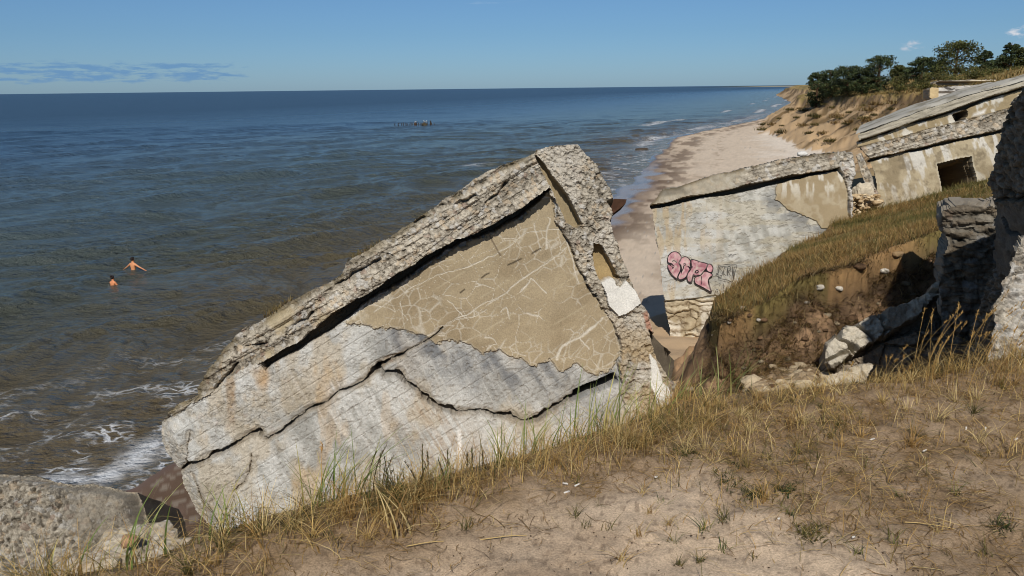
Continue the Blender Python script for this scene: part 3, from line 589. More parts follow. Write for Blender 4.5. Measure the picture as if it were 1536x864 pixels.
def second_bunker():
    p0 = PY(1010., 500., 26.0); n = unit((-0.06, -0.985, 0.17))
    out = roughen([(976, 312), (974, 307), (984, 296), (992, 284), (1030, 275), (1055, 267), (1105, 255), (1142, 247), (1187, 237), (1242, 230), (1255, 227), (1277, 228), (1281, 250), (1275, 282), (1276, 320), (1282, 350), (1300, 470), (1300, 580), (1012, 580), (1006, 520), (999, 470), (993, 430), (987, 375), (979, 320)], 2, 21, 3)
    CORN = [(900, 330), (900, 200), (1300, 150), (1300, 200), (1255, 227), (1257, 253), (1230, 258), (1150, 273), (1080, 288), (975, 309)]
    SLOT = roughen([(974, 308), (1080, 287), (1150, 272), (1200, 262), (1230, 257), (1257, 252), (1257, 256), (1230, 260), (1200, 268), (1150, 279), (1080, 294), (977, 313)], 1.5, 22, 2)
    T = roughen([(1165, 273), (1200, 266), (1257, 255), (1267, 270), (1272, 290), (1274, 336), (1255, 345), (1232, 342), (1217, 328), (1195, 318), (1175, 307), (1162, 300)], 3, 23, 3)
    PIL = [(1255, 220), (1290, 220), (1290, 360), (1274, 360), (1272, 290), (1264, 262), (1257, 253)]
    FOOT = [(950, 455), (1001, 452), (1085, 445), (1300, 430), (1300, 600), (950, 600)]
    FL = roughen([(995, 453), (1001, 452), (1040, 449), (1085, 445), (1120, 440)], 2, 24, 3, False)
    def fun(px, py, W):
        w1 = fbm(W*2.5, 4, 101)-.5; w2 = fbm(W*2.5, 4, 102)-.5; w3 = fbm(W*10, 3, 103)-.5; mf = fbm(W*5, 4, 104); lf = fbm(W*0.9, 4, 105)
        reg = np.zeros(len(px), int); h, tone, iv = aggregate(W, 0.13, 106)
        a = px*0.974+py*-0.225; b = px*0.225+py*0.974
        col = mix(lin(152, 149, 139)[None], lin(188, 185, 175)[None], ss(0.36, 0.62, .35*fbm(np.stack([a/8, b/40, 0*a], -1), 4, 107)+.65*fbm(W*2.2, 6, 122, .6)))
        col = mix(col, lin(192, 191, 186)[None], ss(0.42, 0.62, lf)*0.5)
        col = mix(col, lin(176, 148, 104)[None], ss(0.50, 0.64, fbm(np.stack([px/9, py/40, 0*a+3], -1), 5, 108))*ss(1120, 1010, px)*0.5)
        col = mix(col, lin(176, 163, 134)[None], ss(0.48, 0.64, fbm(np.stack([px/40, py/9, 0*a+3], -1), 5, 109))*0.4)
        pit = ss(0.57, 0.68, fbm(np.stack([a/6, b/3.2, 0*a], -1), 4, 110)); col = mix(col, lin(140, 132, 117)[None], pit*0.4)
        disp = 0.05*(lf-.5)+0.03*(mf-.5)-0.015*pit
        dT = sd(px+10*w1, py+10*w2, T)
        gm = ss(-30, -2, dT)*ss(0.42, 0.56, fbm(W*3, 4, 111))*ss(275, 300, py); col = mix(col, lin(118, 118, 116)[None], gm*0.8)
        t = dT > 0; reg[t] = 1; ct = mix(lin(144, 127, 98)[None], lin(164, 147, 117)[None], fbm(W*1.6, 7, 112, .64)); ct = mix(ct, lin(208, 202, 188)[None], ss(0.54, 0.66, fbm(np.stack([px/7, py/26, 0*a], -1), 4, 113))*ss(310, 270, py)*0.9)
        ct = mix(ct, lin(200, 190, 166)[None], ss(0.10, 0.03, np.abs(fbm(W*2.2, 4, 114)-.5))*0.25)
        col = np.where(t[:, None], ct, col); disp = np.where(t, 0.04+0.03*(lf-.5)+0.01*(mf-.5), disp)
        dC = sd(px+3*w1, py+3*w2, CORN); k = dC > 0; reg[k] = 2
        lay = fbm(np.stack([a/60, b/5, 0*a], -1), 4, 115); rough = ss(1060, 1150, px+30*w1*3)
        cc = mix(lin(168, 158, 138)[None]*(0.8+0.4*mf)[:, None], agg_col(tone*(0.75+0.45*lay), iv, W, 116), 0.35+0.65*rough); cc = mix(cc, lin(96, 82, 56)[None], ss(7, 0, sd(px, py, out))*ss(0.42, 0.54, fbm(W*2, 3, 117))*0.9)
        cc = mix(cc, lin(92, 86, 74)[None], ss(3, -3, sd(px, py, [(984, 296), (992, 284), (1020, 277), (1030, 290)])*-1)*0.6)
        col = np.where(k[:, None], cc, col); disp = np.where(k, 0.20+0.09*(lay-.5)*rough+0.05*h*rough+0.05*(lf-.5), disp)
        dP = sd(px+4*w1, py+4*w2, PIL); k = dP > 0; reg[k] = 3; col = np.where(k[:, None], mix(agg_col(tone, iv, W, 118), lin(206, 202, 194)[None], ss(.4, .6, mf)*.6), col); disp = np.where(k, 0.10+0.10*h+0.25*(fbm(W*1.8, 4, 119)-.5), disp)
        dF = sd(px, py+3*w1, FOOT); k = dF > 0; reg[k] = 4
        q = np.stack([px/24+1.2*w1, py/13+1.2*w2, 0*px+.5], -1); f1, f2, fi = worley(q, 120); gap = ss(0.16, 0.02, f2-f1)
        cf = mix(lin(158, 142, 114)[None], lin(194, 180, 152)[None], np.clip(fi+(mf-.5), 0, 1)); cf = mix(cf, lin(216, 208, 192)[None], ss(.55, .68, fbm(W*1.5+4, 4, 121))*.6); cf = mix(cf, lin(120, 100, 74)[None], gap*0.5)
        col = np.where(k[:, None], cf*(0.8+0.4*mf)[:, None], col); disp = np.where(k, -0.03+0.20*(np.sqrt(np.clip(f2-f1, 0, 1)))*1.0-0.10+0.08*(mf-.5)+0.12*(fi-.5), disp)
        d = seg_d(px, py, FL); disp = disp-0.10*ss(1.8, 0.6, d)
        dS = sd(px, py+1.5*w3, SLOT); disp = disp-0.32*ss(-.3, .5, dS); k = dS > 0; col = np.where(k[:, None], lin(100, 90, 74)[None]*(0.7+0.6*mf)[:, None], col); reg = np.where(k, 0, reg)
        return disp, col, reg
    t = thing('concrete_ruin', 'long pale bunker with pink graffiti, standing on the sand behind the grassy mound', 'ruin', PY(1100., 520., 27.0))
    pr = plate(t, {0: 'wall', 1: 'plaster_panel', 2: 'roof_slab', 3: 'broken_end', 4: 'stone_footing'}, out, p0, n, 1.2, fun, 4.5, ddir=(0.24, 1, -0.12), seed=8, rings=8, rim_noise=0.08)
    wall = pr[0]
    # graffiti: bubble letters SCRI, painted on the wall
    pq = p0+n*0.075
    def on(P, lift): return on_plane(P[:, 0], P[:, 1], p0+n*(0.075+lift), n)
    def g(pts): return np.array([(984+a/9.6, 360+b/9.6) for a, b in pts])
    S = [(165, 290), (180, 225), (225, 178), (285, 168), (335, 195), (362, 240), (352, 300), (325, 328), (352, 380), (350, 440), (320, 500), (300, 552), (262, 530), (225, 490), (190, 440), (172, 395), (168, 360), (200, 352), (240, 350), (212, 335), (178, 325)]
    Cc = [(332, 320), (368, 262), (420, 240), (470, 262), (498, 310), (490, 365), (505, 400), (470, 450), (435, 525), (395, 558), (345, 570), (318, 535), (345, 470), (368, 430), (360, 370)]
    Rl = [(505, 300), (515, 282), (570, 290), (640, 315), (745, 345), (728, 400), (690, 450), (650, 500), (600, 512), (560, 508), (535, 500), (520, 560), (500, 602), (460, 590), (448, 545), (458, 480), (490, 440), (510, 390)]
    Il = [(640, 510), (690, 455), (760, 462), (815, 505), (770, 545), (752, 600), (775, 690), (790, 745), (740, 720), (690, 690), (640, 665), (575, 630), (552, 585), (560, 545), (600, 525)]
    Dot = [(728, 395), (745, 352), (790, 350), (820, 395), (812, 450), (780, 468), (735, 440)]
    gr = None; Vp = []; Tp = []; Cp = []; Vk = []; Qk = []; bk = 0; bp = 0
    letters = [(S, 1.0, 0), (Cc, 1.08, 1), (Rl, 0.96, 2), (Il, 1.02, 3), (Dot, 1.1, 4)]
    lm, lq, lc = [], [], []
    for pts, tone, z in letters:
        P = smooth_pts(g(pts), 4); cen = P.mean(0); n_ = len(P); lift = 0.004+z*0.0012
        # concentric fan so the fill follows the outline
        rings_ = [cen+(P-cen)*k for k in (0.02, .15, .28, .41, .54, .67, .78, .89, 1.0)]
        Wd = on(np.concatenate(rings_), lift); base = sum(len(v) for v in lm)
        for k in range(8):
            for i in range(n_): lq.append((base+k*n_+i, base+k*n_+(i+1) % n_, base+(k+1)*n_+(i+1) % n_, base+(k+1)*n_+i))
        lm.append(Wd); pk = ss(.3, .7, fbm(Wd*7, 4, 130, .65)); gq = mix(lin(150, 96, 104)[None], lin(198, 158, 158)[None], pk)*tone; lc.append(mix(gq, lin(186, 178, 162)[None], ss(.58, .70, fbm(Wd*10, 4, 131))*.6))
        Q, q = ribbon(P, 1.25, 0, None, True); Vk.append(on(Q, lift+0.004)); Qk.append(q+bk); bk += len(Q)
        if pts is not Dot:
            Q, q = ribbon(P[(P[:, 1]-cen[1])+0.6*(P[:, 0]-cen[0]) > 2]+np.array([0.9, 0.7]), 1.5, 0, None); Vk.append(on(Q, 0.003)); Qk.append(q+bk); bk += len(Q)
    gf = link_mesh('graffiti', np.concatenate(lm), lq, None, M_PLAIN, wall, loc=t.location, attrs={'col': np.concatenate(lc)}); gf['label'] = 'pink bubble letters reading SCRI with black outlines'
    for ln, w_ in (([(235, 310), (255, 295), (285, 310), (300, 328)], 1.4), ([(190, 355), (232, 380), (240, 410), (262, 372), (232, 362)], 1.0), ([(395, 350), (412, 338), (428, 352), (402, 372), (392, 410), (372, 450), (362, 482)], 1.5), ([(455, 375), (485, 395), (530, 385)], 1.6), ([(470, 380), (490, 418)], 1.6), ([(565, 470), (570, 448), (600, 438), (608, 458), (590, 474), (568, 472)], 1.5), ([(605, 300), (618, 322)], 1.2), ([(650, 520), (660, 580), (655, 640)], 1.0), ([(700, 440), (770, 470)], 1.2)):
        Q, q = ribbon(smooth_pts(g(ln), 4, False), w_, 0, None); Vk.append(on(Q, 0.0125)); Qk.append(q+bk); bk += len(Q)
    V = np.concatenate(Vk); link_mesh('graffiti_outline', V, np.concatenate(Qk), None, M_PLAIN, wall, loc=t.location, attrs={'col': mix(lin(30, 25, 27)[None], lin(108, 96, 92)[None], ss(.48, .72, fbm(V*6, 4, 132)))})
    # thin black tag in a speech bubble, again SCRI
    Vk, Qk, bk = [], [], 0
    for ln in ([(905, 365), (1150, 350), (1140, 450), (1105, 600), (1040, 580), (915, 550), (905, 505), (862, 488), (900, 470), (895, 400), (905, 365)], [(965, 395), (930, 385), (915, 410), (940, 440), (958, 470), (948, 510), (918, 512)], [(1015, 400), (990, 392), (978, 440), (985, 500), (1012, 512)], [(1032, 515), (1035, 390), (1070, 390), (1075, 430), (1040, 450), (1075, 520)], [(1100, 385), (1105, 450), (1095, 545)], [(1128, 385), (1122, 470), (1112, 560)], [(1040, 205), (1060, 225), (1080, 200), (1100, 230), (1125, 205), (1150, 215)], [(845, 775), (870, 715), (895, 720), (880, 745)], [(915, 620), (928, 640)], [(965, 620), (975, 670), (968, 690)], [(950, 765), (1010, 770)], [(850, 590), (870, 600)]):
        Q, q = ribbon(smooth_pts(g(ln), 3, False), 0.75, 0, None); Vk.append(on(Q, 0.006)); Qk.append(q+bk); bk += len(Q)
    V = np.concatenate(Vk); gt = link_mesh('graffiti', V, np.concatenate(Qk), None, M_PLAIN, wall, loc=t.location, attrs={'col': np.tile(lin(52, 50, 50), (len(V), 1))}); gt['label'] = 'thin black tag in a speech bubble, SCRI again'
second_bunker()

def third_bunker():
    p0 = PY(1400., 250., 29.0); n = unit((-0.05, -0.98, 0.2))
    out = roughen([(1283, 203), (1290, 200), (1364, 172), (1452, 142), (1517, 125), (1580, 112), (1700, 90), (1700, 420), (1330, 420), (1318, 330), (1314, 292), (1312, 262), (1302, 240), (1287, 222)], 1.5, 31, 3)
    EDGE = [(1200, 240), (1283, 190), (1700, 60), (1700, 92), (1536, 131), (1477, 148), (1422, 168), (1377, 181), (1289, 211), (1200, 240)]
    SL1 = roughen([(1288, 210), (1377, 180), (1422, 167), (1477, 147), (1536, 130), (1700, 92), (1700, 96), (1536, 133), (1477, 151), (1422, 170), (1377, 183), (1289, 213)], 1.5, 32, 2)
    CORN = [(1270, 226), (1288, 220), (1352, 205), (1427, 185), (1514, 162), (1700, 118), (1700, 150), (1502, 195), (1427, 211), (1377, 223), (1302, 240), (1290, 244)]
    SL2 = roughen([(1302, 239), (1377, 222), (1427, 210), (1502, 194), (1700, 150), (1700, 155), (1502, 198), (1427, 214), (1377, 226), (1304, 243)], 1.5, 33, 2)
    DOOR = roughen([(1406, 246), (1430, 240), (1457, 235), (1464, 262), (1466, 300), (1417, 300), (1409, 262)], 1.2, 34, 2)
    WIN = roughen([(1429, 171), (1452, 164), (1453, 172), (1448, 179), (1434, 182)], 1, 35, 2)
    def fun(px, py, W):
        w1 = fbm(W*2.5, 4, 201)-.5; w2 = fbm(W*2.5, 4, 202)-.5; w3 = fbm(W*10, 3, 203)-.5; mf = fbm(W*5, 4, 204); lf = fbm(W*0.9, 4, 205)
        a = px*0.957-py*0.29; b = px*0.29+py*0.957; h, tone, iv = aggregate(W, 0.13, 206)
        reg = np.zeros(len(px), int)
        col = mix(lin(140, 126, 100)[None], lin(170, 156, 128)[None], ss(.36, .6, fbm(W*1.6, 7, 207, .64))); col = mix(col, lin(204, 200, 190)[None], ss(.5, .64, fbm(np.stack([a/8, b/30, 0*a], -1), 4, 208))*ss(330, 215, py+0.25*px-350)*0.9)
        col = mix(col, lin(110, 98, 78)[None], ss(.56, .68, fbm(W*3.2, 6, 209, .62))*.6); disp = 0.05*(lf-.5)+0.04*(mf-.5)
        up = b < 0.29*1402+0.957*205; dC = sd(px+2*w1, py+3*w2, CORN); dE = sd(px+1.5*w1, py+2*w2, EDGE)
        above = (inside(px, py, [(1270, 150), (1700, 40), (1700, 120), (1514, 163), (1427, 186), (1352, 206), (1286, 222)]))
        reg[above] = 1; disp = np.where(above, disp-0.05, disp); cu = mix(lin(148, 132, 102)[None], lin(190, 184, 170)[None], ss(.46, .62, fbm(np.stack([a/9, b/14, 0*a], -1), 4, 210)))
        cu = mix(cu, lin(212, 208, 200)[None], ss(0, 6, sd(px+6*w1, py+5*w2, [(1460, 168), (1485, 158), (1480, 172), (1455, 178)]))); col = np.where(above[:, None], cu*(.8+.4*mf)[:, None], col)
        col = mix(col, lin(196, 138, 70)[None], ss(3, 0.5, seg_d(px+2*w1, py+2*w2, [(1424, 168), (1436, 163), (1451, 158)]))*.8)
        k = dC > 0; reg[k] = 2; lay = fbm(np.stack([a/60, b/4, 0*a], -1), 4, 211); cc = agg_col(tone*(.7+.5*lay), iv, W, 212); cc = mix(cc, lin(96, 80, 54)[None], ss(4, 0, np.abs(seg_d(px, py, [(1288, 221), (1352, 206), (1427, 186), (1514, 163)])))*ss(.42, .55, mf)*.8)
        col = np.where(k[:, None], cc, col); disp = np.where(k, 0.16+0.12*(lay-.5)+0.08*h+0.08*(lf-.5), disp)
        k = dE > 0; reg[k] = 3; ce = mix(lin(142, 134, 116)[None], lin(178, 170, 152)[None], fbm(np.stack([a/50, b/3, 0*a], -1), 4, 213)); col = np.where(k[:, None], ce*(.8+.4*mf)[:, None], col); disp = np.where(k, 0.20+0.10*(fbm(np.stack([a/40, b/3, 0*a+2], -1), 4, 214)-.5)+.05*(mf-.5), disp)
        for SL in (SL1, SL2):
            d = sd(px, py+1.2*w3, SL); disp = disp-0.22*ss(-.3, .4, d); k = d > 0; col = np.where(k[:, None], lin(104, 92, 74)[None], col)
        d = sd(px, py, DOOR); k = d > 0; reg[k] = 4; fr = ss(-4, -1, d)*(d < 0); col = mix(col, lin(190, 180, 156)[None], fr*.6)
        step = np.floor(np.clip(d, 0, 9)/2.2)*0.18; disp = np.where(k, -0.25-step-1.2*ss(4, 9, d), disp); col = np.where(k[:, None], lin(112, 98, 76)[None]*(.7+.5*mf)[:, None], col)
        d = sd(px, py, WIN); k = d > 0; reg[k] = 5; disp = np.where(k, -0.8*ss(0, 1, d), disp); col = np.where(k[:, None], lin(96, 84, 66)[None], col)
        return disp, col, reg
    t = thing('concrete_ruin', 'farthest bunker, two stepped roof slabs over a dark doorway and small window', 'ruin', PY(1420., 330., 30.0))
    pr = plate(t, {0: 'wall', 1: 'upper_wall', 2: 'cornice', 3: 'roof_edge', 4: 'doorway', 5: 'window'}, out, p0, n, 1.2, fun, 5.0, ddir=(0.48, 1, -0.1), seed=14, rings=8, rim_noise=0.08)
    # weathered top of the roof slab, a sheet with thickness running back from the front edge
    fx = np.linspace(1284, 1690, 130); fy = np.interp(fx, [1283, 1364, 1452, 1517, 1580, 1700], [201.5, 172, 142, 125, 112, 90])
    F = on_plane(fx, fy, p0+n*0.24, n); dirb = unit((0.46, 1.0, 0.01)); V = []; nb = 24
    lens = np.interp(fx, [1283, 1300, 1489, 1522, 1700], [4.5, 5.5, 5.0, 3.5, 3.5])
    for j in range(nb+1):
        u = j/nb; P = F+dirb*(lens*u)[:, None]+np.array([0, 0, 0.10])*ss(0, .06, u); P[:, 2] += 0.16*(fbm(P*0.8, 4, 221)-.5)+0.05*(fbm(P*4, 3, 222)-.5); P[:, 2] += -0.1*ss(.9, 1, u); V.append(P)
    bot = [p-np.array([0, 0, .5]) for p in (V[-1],)]; V = np.concatenate(V+bot); m = len(fx)
    q = [(j*m+i, j*m+i+1, (j+1)*m+i+1, (j+1)*m+i) for j in range(nb+1) for i in range(m-1)]
    c = mix(lin(150, 146, 136)[None], lin(186, 180, 166)[None], fbm(V*np.array([1, .5, 1]), 5, 223)); c = mix(c, lin(110, 100, 76)[None], ss(.56, .66, fbm(V*1.3, 4, 224))*.6)
    eo = [(1283, 232), (1291, 229), (1300, 250), (1316, 288), (1321, 332), (1324, 372), (1311, 372), (1308, 330), (1305, 292)]
    def fe(px, py, W):
        h, tone, iv = aggregate(W, 0.13, 231); return 0.08*h, agg_col(tone, iv, W, 232), np.zeros(len(px), int)
    plate(t, {0: 'broken_edge'}, roughen(eo, 3, 36, 2), PY(1305., 300., 28.2), n, .8, fe, .6, seed=37, ddir=(.5, 1, -.1), rim_noise=.03)
    link_mesh('roof_slab', V, q, None, M_CONC, t, loc=t.location, attrs={'col': c}, smooth=True)
third_bunker()

def left_block():
    p0 = PY(100., 780., 4.9); n = unit((0.05, -0.80, 0.60))
    out = roughen([(-60, 700), (0, 706), (40, 709), (70, 718), (100, 722), (150, 724), (188, 730), (196, 745), (200, 765), (208, 800), (200, 870), (210, 980), (-120, 980), (-120, 700)], 3, 41, 3)
    def fun(px, py, W):
        w1 = fbm(W*4, 4, 301)-.5; lf = fbm(W*2, 4, 302); mf = fbm(W*10, 4, 303); h, tone, iv = aggregate(W, 0.032, 304); h2, _, _ = aggregate(W, 0.07, 305)
        smooth_ = ss(-8, 14, sd(px+24*w1, py+20*w1, [(95, 745), (120, 722), (200, 722), (230, 1000), (150, 1000), (120, 830), (100, 790)]))
        c = mix(agg_col(tone, iv, W, 306), lin(128, 119, 104)[None]*(.7+.6*mf)[:, None], smooth_*.6)
        disp = 0.036*(h-.3)*(1-.6*smooth_)+0.03*h2*(1-smooth_)+0.16*(fbm(W*3, 4, 307)-.5)-0.10*ss(90, 190, px)-0.16*ss(25, 0, sd(px, py, out))**2
        c = mix(c, lin(186, 172, 146)[None], ss(16, 2, sd(px, py, out))*.35); c = c*.86  # lit edge painted in: colour lightens along the block's outline
        return disp, c, np.zeros(len(px), int)
    t = thing('concrete_block', 'pebbly broken concrete block above the wet sand, grass at its foot', 'concrete block', PY(100., 980., 4.6))
    plate(t, {0: 'broken_face'}, out, p0, n, 1.3, fun, 1.1, seed=23, rim_noise=0.04)
left_block()

def right_block():
    t = thing('concrete_wall', 'huge broken wall in shade with a sunlit pebbly base, rising out of the tall dry grass', 'wall', PY(1540., 560., 5.6))
    p0 = PY(1488., 350., 7.5); n = unit((-0.93, -0.01, -0.36))
    out = roughen([(1545, 122), (1532, 140), (1524, 150), (1514, 170), (1506, 195), (1500, 215), (1492, 240), (1487, 262), (1482, 285), (1486, 330), (1490, 370), (1484, 410), (1476, 450), (1462, 500), (1452, 560), (1446, 640), (2000, 760), (2060, 60), (1850, 40), (1700, 30), (1570, 72)], 4, 51, 3)
    def fun(px, py, W):
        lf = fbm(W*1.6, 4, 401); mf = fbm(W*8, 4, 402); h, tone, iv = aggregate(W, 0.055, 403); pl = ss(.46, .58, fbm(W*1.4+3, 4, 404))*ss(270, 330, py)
        c = mix(agg_col(tone*.9, iv, W, 405)*.5, lin(108, 104, 97)[None]*(.65+.7*mf)[:, None], pl*.8)  # concrete darkened here: the wall's deep shade is put into its colour
        ck = seg_d(px, py, roughen([(1500, 330), (1530, 380), (1520, 440), (1560, 520)], 6, 54, 3, False)); ck = np.minimum(ck, seg_d(px, py, roughen([(1488, 300), (1540, 290), (1600, 310)], 6, 55, 3, False))); return 0.18*(lf-.5)+0.05*h*(1-pl)+0.04*(mf-.5)-.10*ss(3, .8, ck), c, np.zeros(len(px), int)
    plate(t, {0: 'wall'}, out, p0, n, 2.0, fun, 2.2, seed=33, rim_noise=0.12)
    p1 = PY(1500., 480., 5.1); n1 = unit((0.05, -0.86, 0.50))
    o2 = roughen([(1560, 315), (1536, 345), (1524, 362), (1512, 395), (1506, 415), (1496, 440), (1486, 470), (1478, 500), (1470, 530), (1464, 580), (1700, 620), (1720, 300)], 4, 52, 3)
    def fun2(px, py, W):
        h, tone, iv = aggregate(W, 0.042, 413); h2, t2, i2 = aggregate(W, 0.11, 414); c = agg_col(tone*1.0, iv, W, 415); c = mix(c, lin(184, 180, 174)[None], .3*ss(.4, .6, fbm(W*2, 4, 418)))
        return 0.04*h+0.06*h2+0.16*(fbm(W*3, 4, 416)-.5), c, np.zeros(len(px), int)
    f = plate(t, {0: 'pebbly_base'}, o2, p1, n1, 1.6, fun2, 0.5, ddir=(0.75, 0.9, -0.1), seed=34, rim_noise=0.08)
    f[0]['label'] = 'sunlit face of loose pebbly concrete'
    # lower wall stub in the shade, left of the big wall
    t2 = thing('concrete_wall', 'low dark wall stub with a flat top, in the shadow between dirt bank and huge wall', 'wall', PY(1445., 500., 8.4))
    p2 = PY(1445., 420., 8.7); n2 = unit((-0.42, -0.9, 0.05)); o3 = roughen([(1413, 316), (1425, 309), (1445, 306), (1470, 308), (1530, 314), (1540, 560), (1408, 560), (1410, 470), (1406, 430), (1414, 380)], 4, 53, 3)
    def fun3(px, py, W):
        h, tone, iv = aggregate(W, 0.10, 423); lay = fbm(np.stack([px/40, py/9, 0*px], -1), 4, 424); c = mix(agg_col(tone*.85, iv, W, 425), lin(130, 112, 88)[None], .5*ss(.4, .6, lay))*.5  # stub's shade painted in: the whole colour is darkened
        return 0.12*(lay-.5)+0.06*h+0.2*(fbm(W*1.6, 4, 426)-.5), c, np.zeros(len(px), int)
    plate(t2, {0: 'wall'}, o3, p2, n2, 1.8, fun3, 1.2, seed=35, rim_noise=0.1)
right_block()

def gully_slabs():
    def slab(label, pts, p0, n, thick, seed, tint, step=1.5, crumble=1.0, cat='concrete slab', cen=None):
        o = roughen(pts, 5, seed, 3)
        def fun(px, py, W):
            h, tone, iv = aggregate(W, 0.09, seed); mf = fbm(W*7, 4, seed+1); lf = fbm(W*2, 4, seed+2)
            f1, f2, wi = worley(W*np.array([3.2, 3.2, 3.2])+0.6*(np.stack([fbm(W*4, 3, seed+6), fbm(W*4, 3, seed+7), lf], -1)-.5), seed+4); gap = ss(.12, .02, f2-f1)*crumble
            c = mix(agg_col(tone, iv, W, seed+3), np.asarray(tint)[None]*(.75+.5*mf)[:, None], .65)
            c = mix(c, lin(96, 78, 58)[None], ss(.52, .64, fbm(W*3+2, 4, seed+5))*.55*crumble)
            return 0.05*h+0.10*(lf-.5)-0.14*gap+0.10*crumble*(wi-.5), c, np.zeros(len(px), int)
        a = np.mean(np.array(pts), 0); root = thing('concrete_slab', label, cat, on_plane(a[0], a[1], p0, unit(n)))
        plate(root, {0: 'slab'}, o, p0, n, step, fun, thick, seed=seed, rim_noise=0.06)
    slab('long crumbling pale slab leaning along the foot of the dirt bank', [(1236, 528), (1246, 512), (1262, 496), (1290, 484), (1316, 472), (1345, 462), (1372, 448), (1395, 430), (1412, 424), (1412, 445), (1390, 462), (1360, 482), (1334, 500), (1310, 515), (1285, 530), (1262, 546), (1242, 552)], PY(1310., 495., 9.2), (-0.15, -0.80, 0.58), 0.35, 61, lin(196, 186, 166))
    slab('smooth pale broken slab lying lowest in the hollow, half buried in dry grass', [(1212, 590), (1232, 572), (1252, 560), (1275, 551), (1300, 545), (1312, 548), (1304, 560), (1296, 590), (1290, 640), (1222, 640)], PY(1260., 585., 7.4), (-0.1, -0.78, 0.62), 0.4, 62, lin(190, 176, 150), crumble=.25)
    slab('grey flat-faced slab in shadow with one sunlit narrow edge', [(1326, 486), (1336, 480), (1375, 470), (1412, 462), (1430, 470), (1432, 560), (1345, 560), (1338, 520)], PY(1380., 510., 9.5), (0.30, -0.94, 0.1), 0.35, 63, lin(168, 160, 146), crumble=.1)
    slab('dark soil-stained slab hidden deepest under the crumbling pale slab', [(1240, 560), (1290, 535), (1340, 508), (1420, 500), (1440, 580), (1300, 600)], PY(1340., 550., 9.1), (-0.2, -0.9, 0.3), 0.4, 64, lin(120, 104, 84), crumble=.5)
gully_slabs()

# ------------------------------------------------------------------ stones
def ico(sub=4):
    import bmesh
    bm = bmesh.new(); bmesh.ops.create_icosphere(bm, subdivisions=sub, radius=1.0); V = np.array([v.co[:] for v in bm.verts]); T = np.array([[v.index for v in f.verts] for f in bm.faces]); bm.free(); return V, T
ICO4, ICO3, ICO2 = ico(5), ico(3), ico(2)
def stone_mesh(name, size, seed, color, rough=0.35, res=ICO3, pebbly=0.0, color2=None, parent=None, off=(0, 0, 0)):
    V, T = res; P = V+seed*3.7; f = 1+rough*2*(fbm(P*1.2, 3, seed)-.5)+rough*0.7*(fbm(P*3.5, 3, seed+1)-.5)
    W = np.sign(V)*np.abs(V)**0.82; W = W*f[:, None]*np.asarray(size)
    c = np.tile(np.asarray(color), (len(V), 1))*(0.75+0.5*fbm(P*2.5, 4, seed+2))[:, None]
    if pebbly:
        h, tone, iv = aggregate(W+seed, pebbly, seed); W = W+V*(h*pebbly*.5)[:, None]; c = mix(c, agg_col(tone, iv, W, seed), .7)
    return link_mesh(name, W+np.asarray(off), None, T, M_ROCK, parent, attrs={'col': c}, smooth=not pebbly)
def stone(label, pos, size, seed, color, cat='stone', name='stone', group=None, **kw):
    o = stone_mesh(name, size, seed, color, **kw); o.location = tuple(float(c) for c in pos); return tag(o, label, cat, group)
def gp(px, py, Y0=2.0, Y1=60, dz=0.0):    # where the ray through a photo point meets the ground
    Y = np.concatenate([np.linspace(Y0, 30, 500), np.linspace(30.2, 300, 500)]) if Y1 > 30 else np.linspace(Y0, Y1, 500)
    P = PY(np.full(len(Y), float(px)), np.full(len(Y), float(py)), Y); h = gz(P[:, 0], P[:, 1])
    k = np.argmax(P[:, 2] < h); P = P[k]; return np.array([P[0], P[1], h[k]+dz])
b = gp(196, 822, 3.0, 9)
def boulders():
    stone('rounded conglomerate boulder full of pebbles between the left block and the big ruin', PY(202., 836., 4.15), (0.23, 0.16, 0.17), 71, lin(158, 142, 116), 'boulder', 'boulder', pebbly=0.034, res=ICO4)
    stone('reddish brown cobble embedded on top of the conglomerate boulder', PY(194., 812., 4.0), (0.042, 0.035, 0.032), 72, lin(158, 124, 96))
    stone('small tan cobble left of the reddish one', PY(152., 834., 4.0), (0.03, 0.028, 0.026), 73, lin(184, 150, 116))
    stone('low pale boulder at the very rim, right of the conglomerate one', PY(255., 838., 4.1), (0.14, 0.12, 0.08), 74, lin(180, 164, 138), 'boulder', 'boulder', pebbly=0.045, res=ICO4)
    stone('pebbly boulder low in the corner, in front of the broken block', PY(150., 862., 3.9), (0.13, 0.11, 0.09), 75, lin(178, 158, 128), 'boulder', 'boulder', pebbly=0.04, res=ICO4)
    # lumps in the gap between the bunkers
    stone('pale rounded concrete lump wedged between the two bunkers', PY(1294., 292., 27.8), (0.34, 0.3, 0.42), 76, lin(190, 178, 156), 'boulder', 'boulder', rough=.3, res=ICO4)
    stone('small white broken lump lying on the low bunker roof corner', PY(1203., 231., 28.0), (0.16, 0.13, 0.09), 77, lin(206, 202, 194), 'boulder', 'boulder')
    for i, (x, y, s, lb) in enumerate([(1138, 488, .055, 'white stone on the dark overhang of the dirt bank'), (1258, 434, .085, 'white stone below the turf edge of the bank, two in one'), (1228, 441, .10, 'grey white stone left of the brightest stone in the bank'), (1210, 456, .05, 'narrow upright white chip in the dirt bank'), (1326, 408, .10, 'flat white stone highest on the dirt bank'), (1345, 385, .12, 'brown flat stone at the upper end of the turf edge'), (1093, 500, .045, 'tiny white stone at the mound tip')]):
        p = gp(x, y, 7.5, 14); s *= .62; stone(lb, p, (s, s*.8, s*.6), 80+i, lin(186, 178, 164) if i != 5 else lin(140, 116, 84))
boulders()
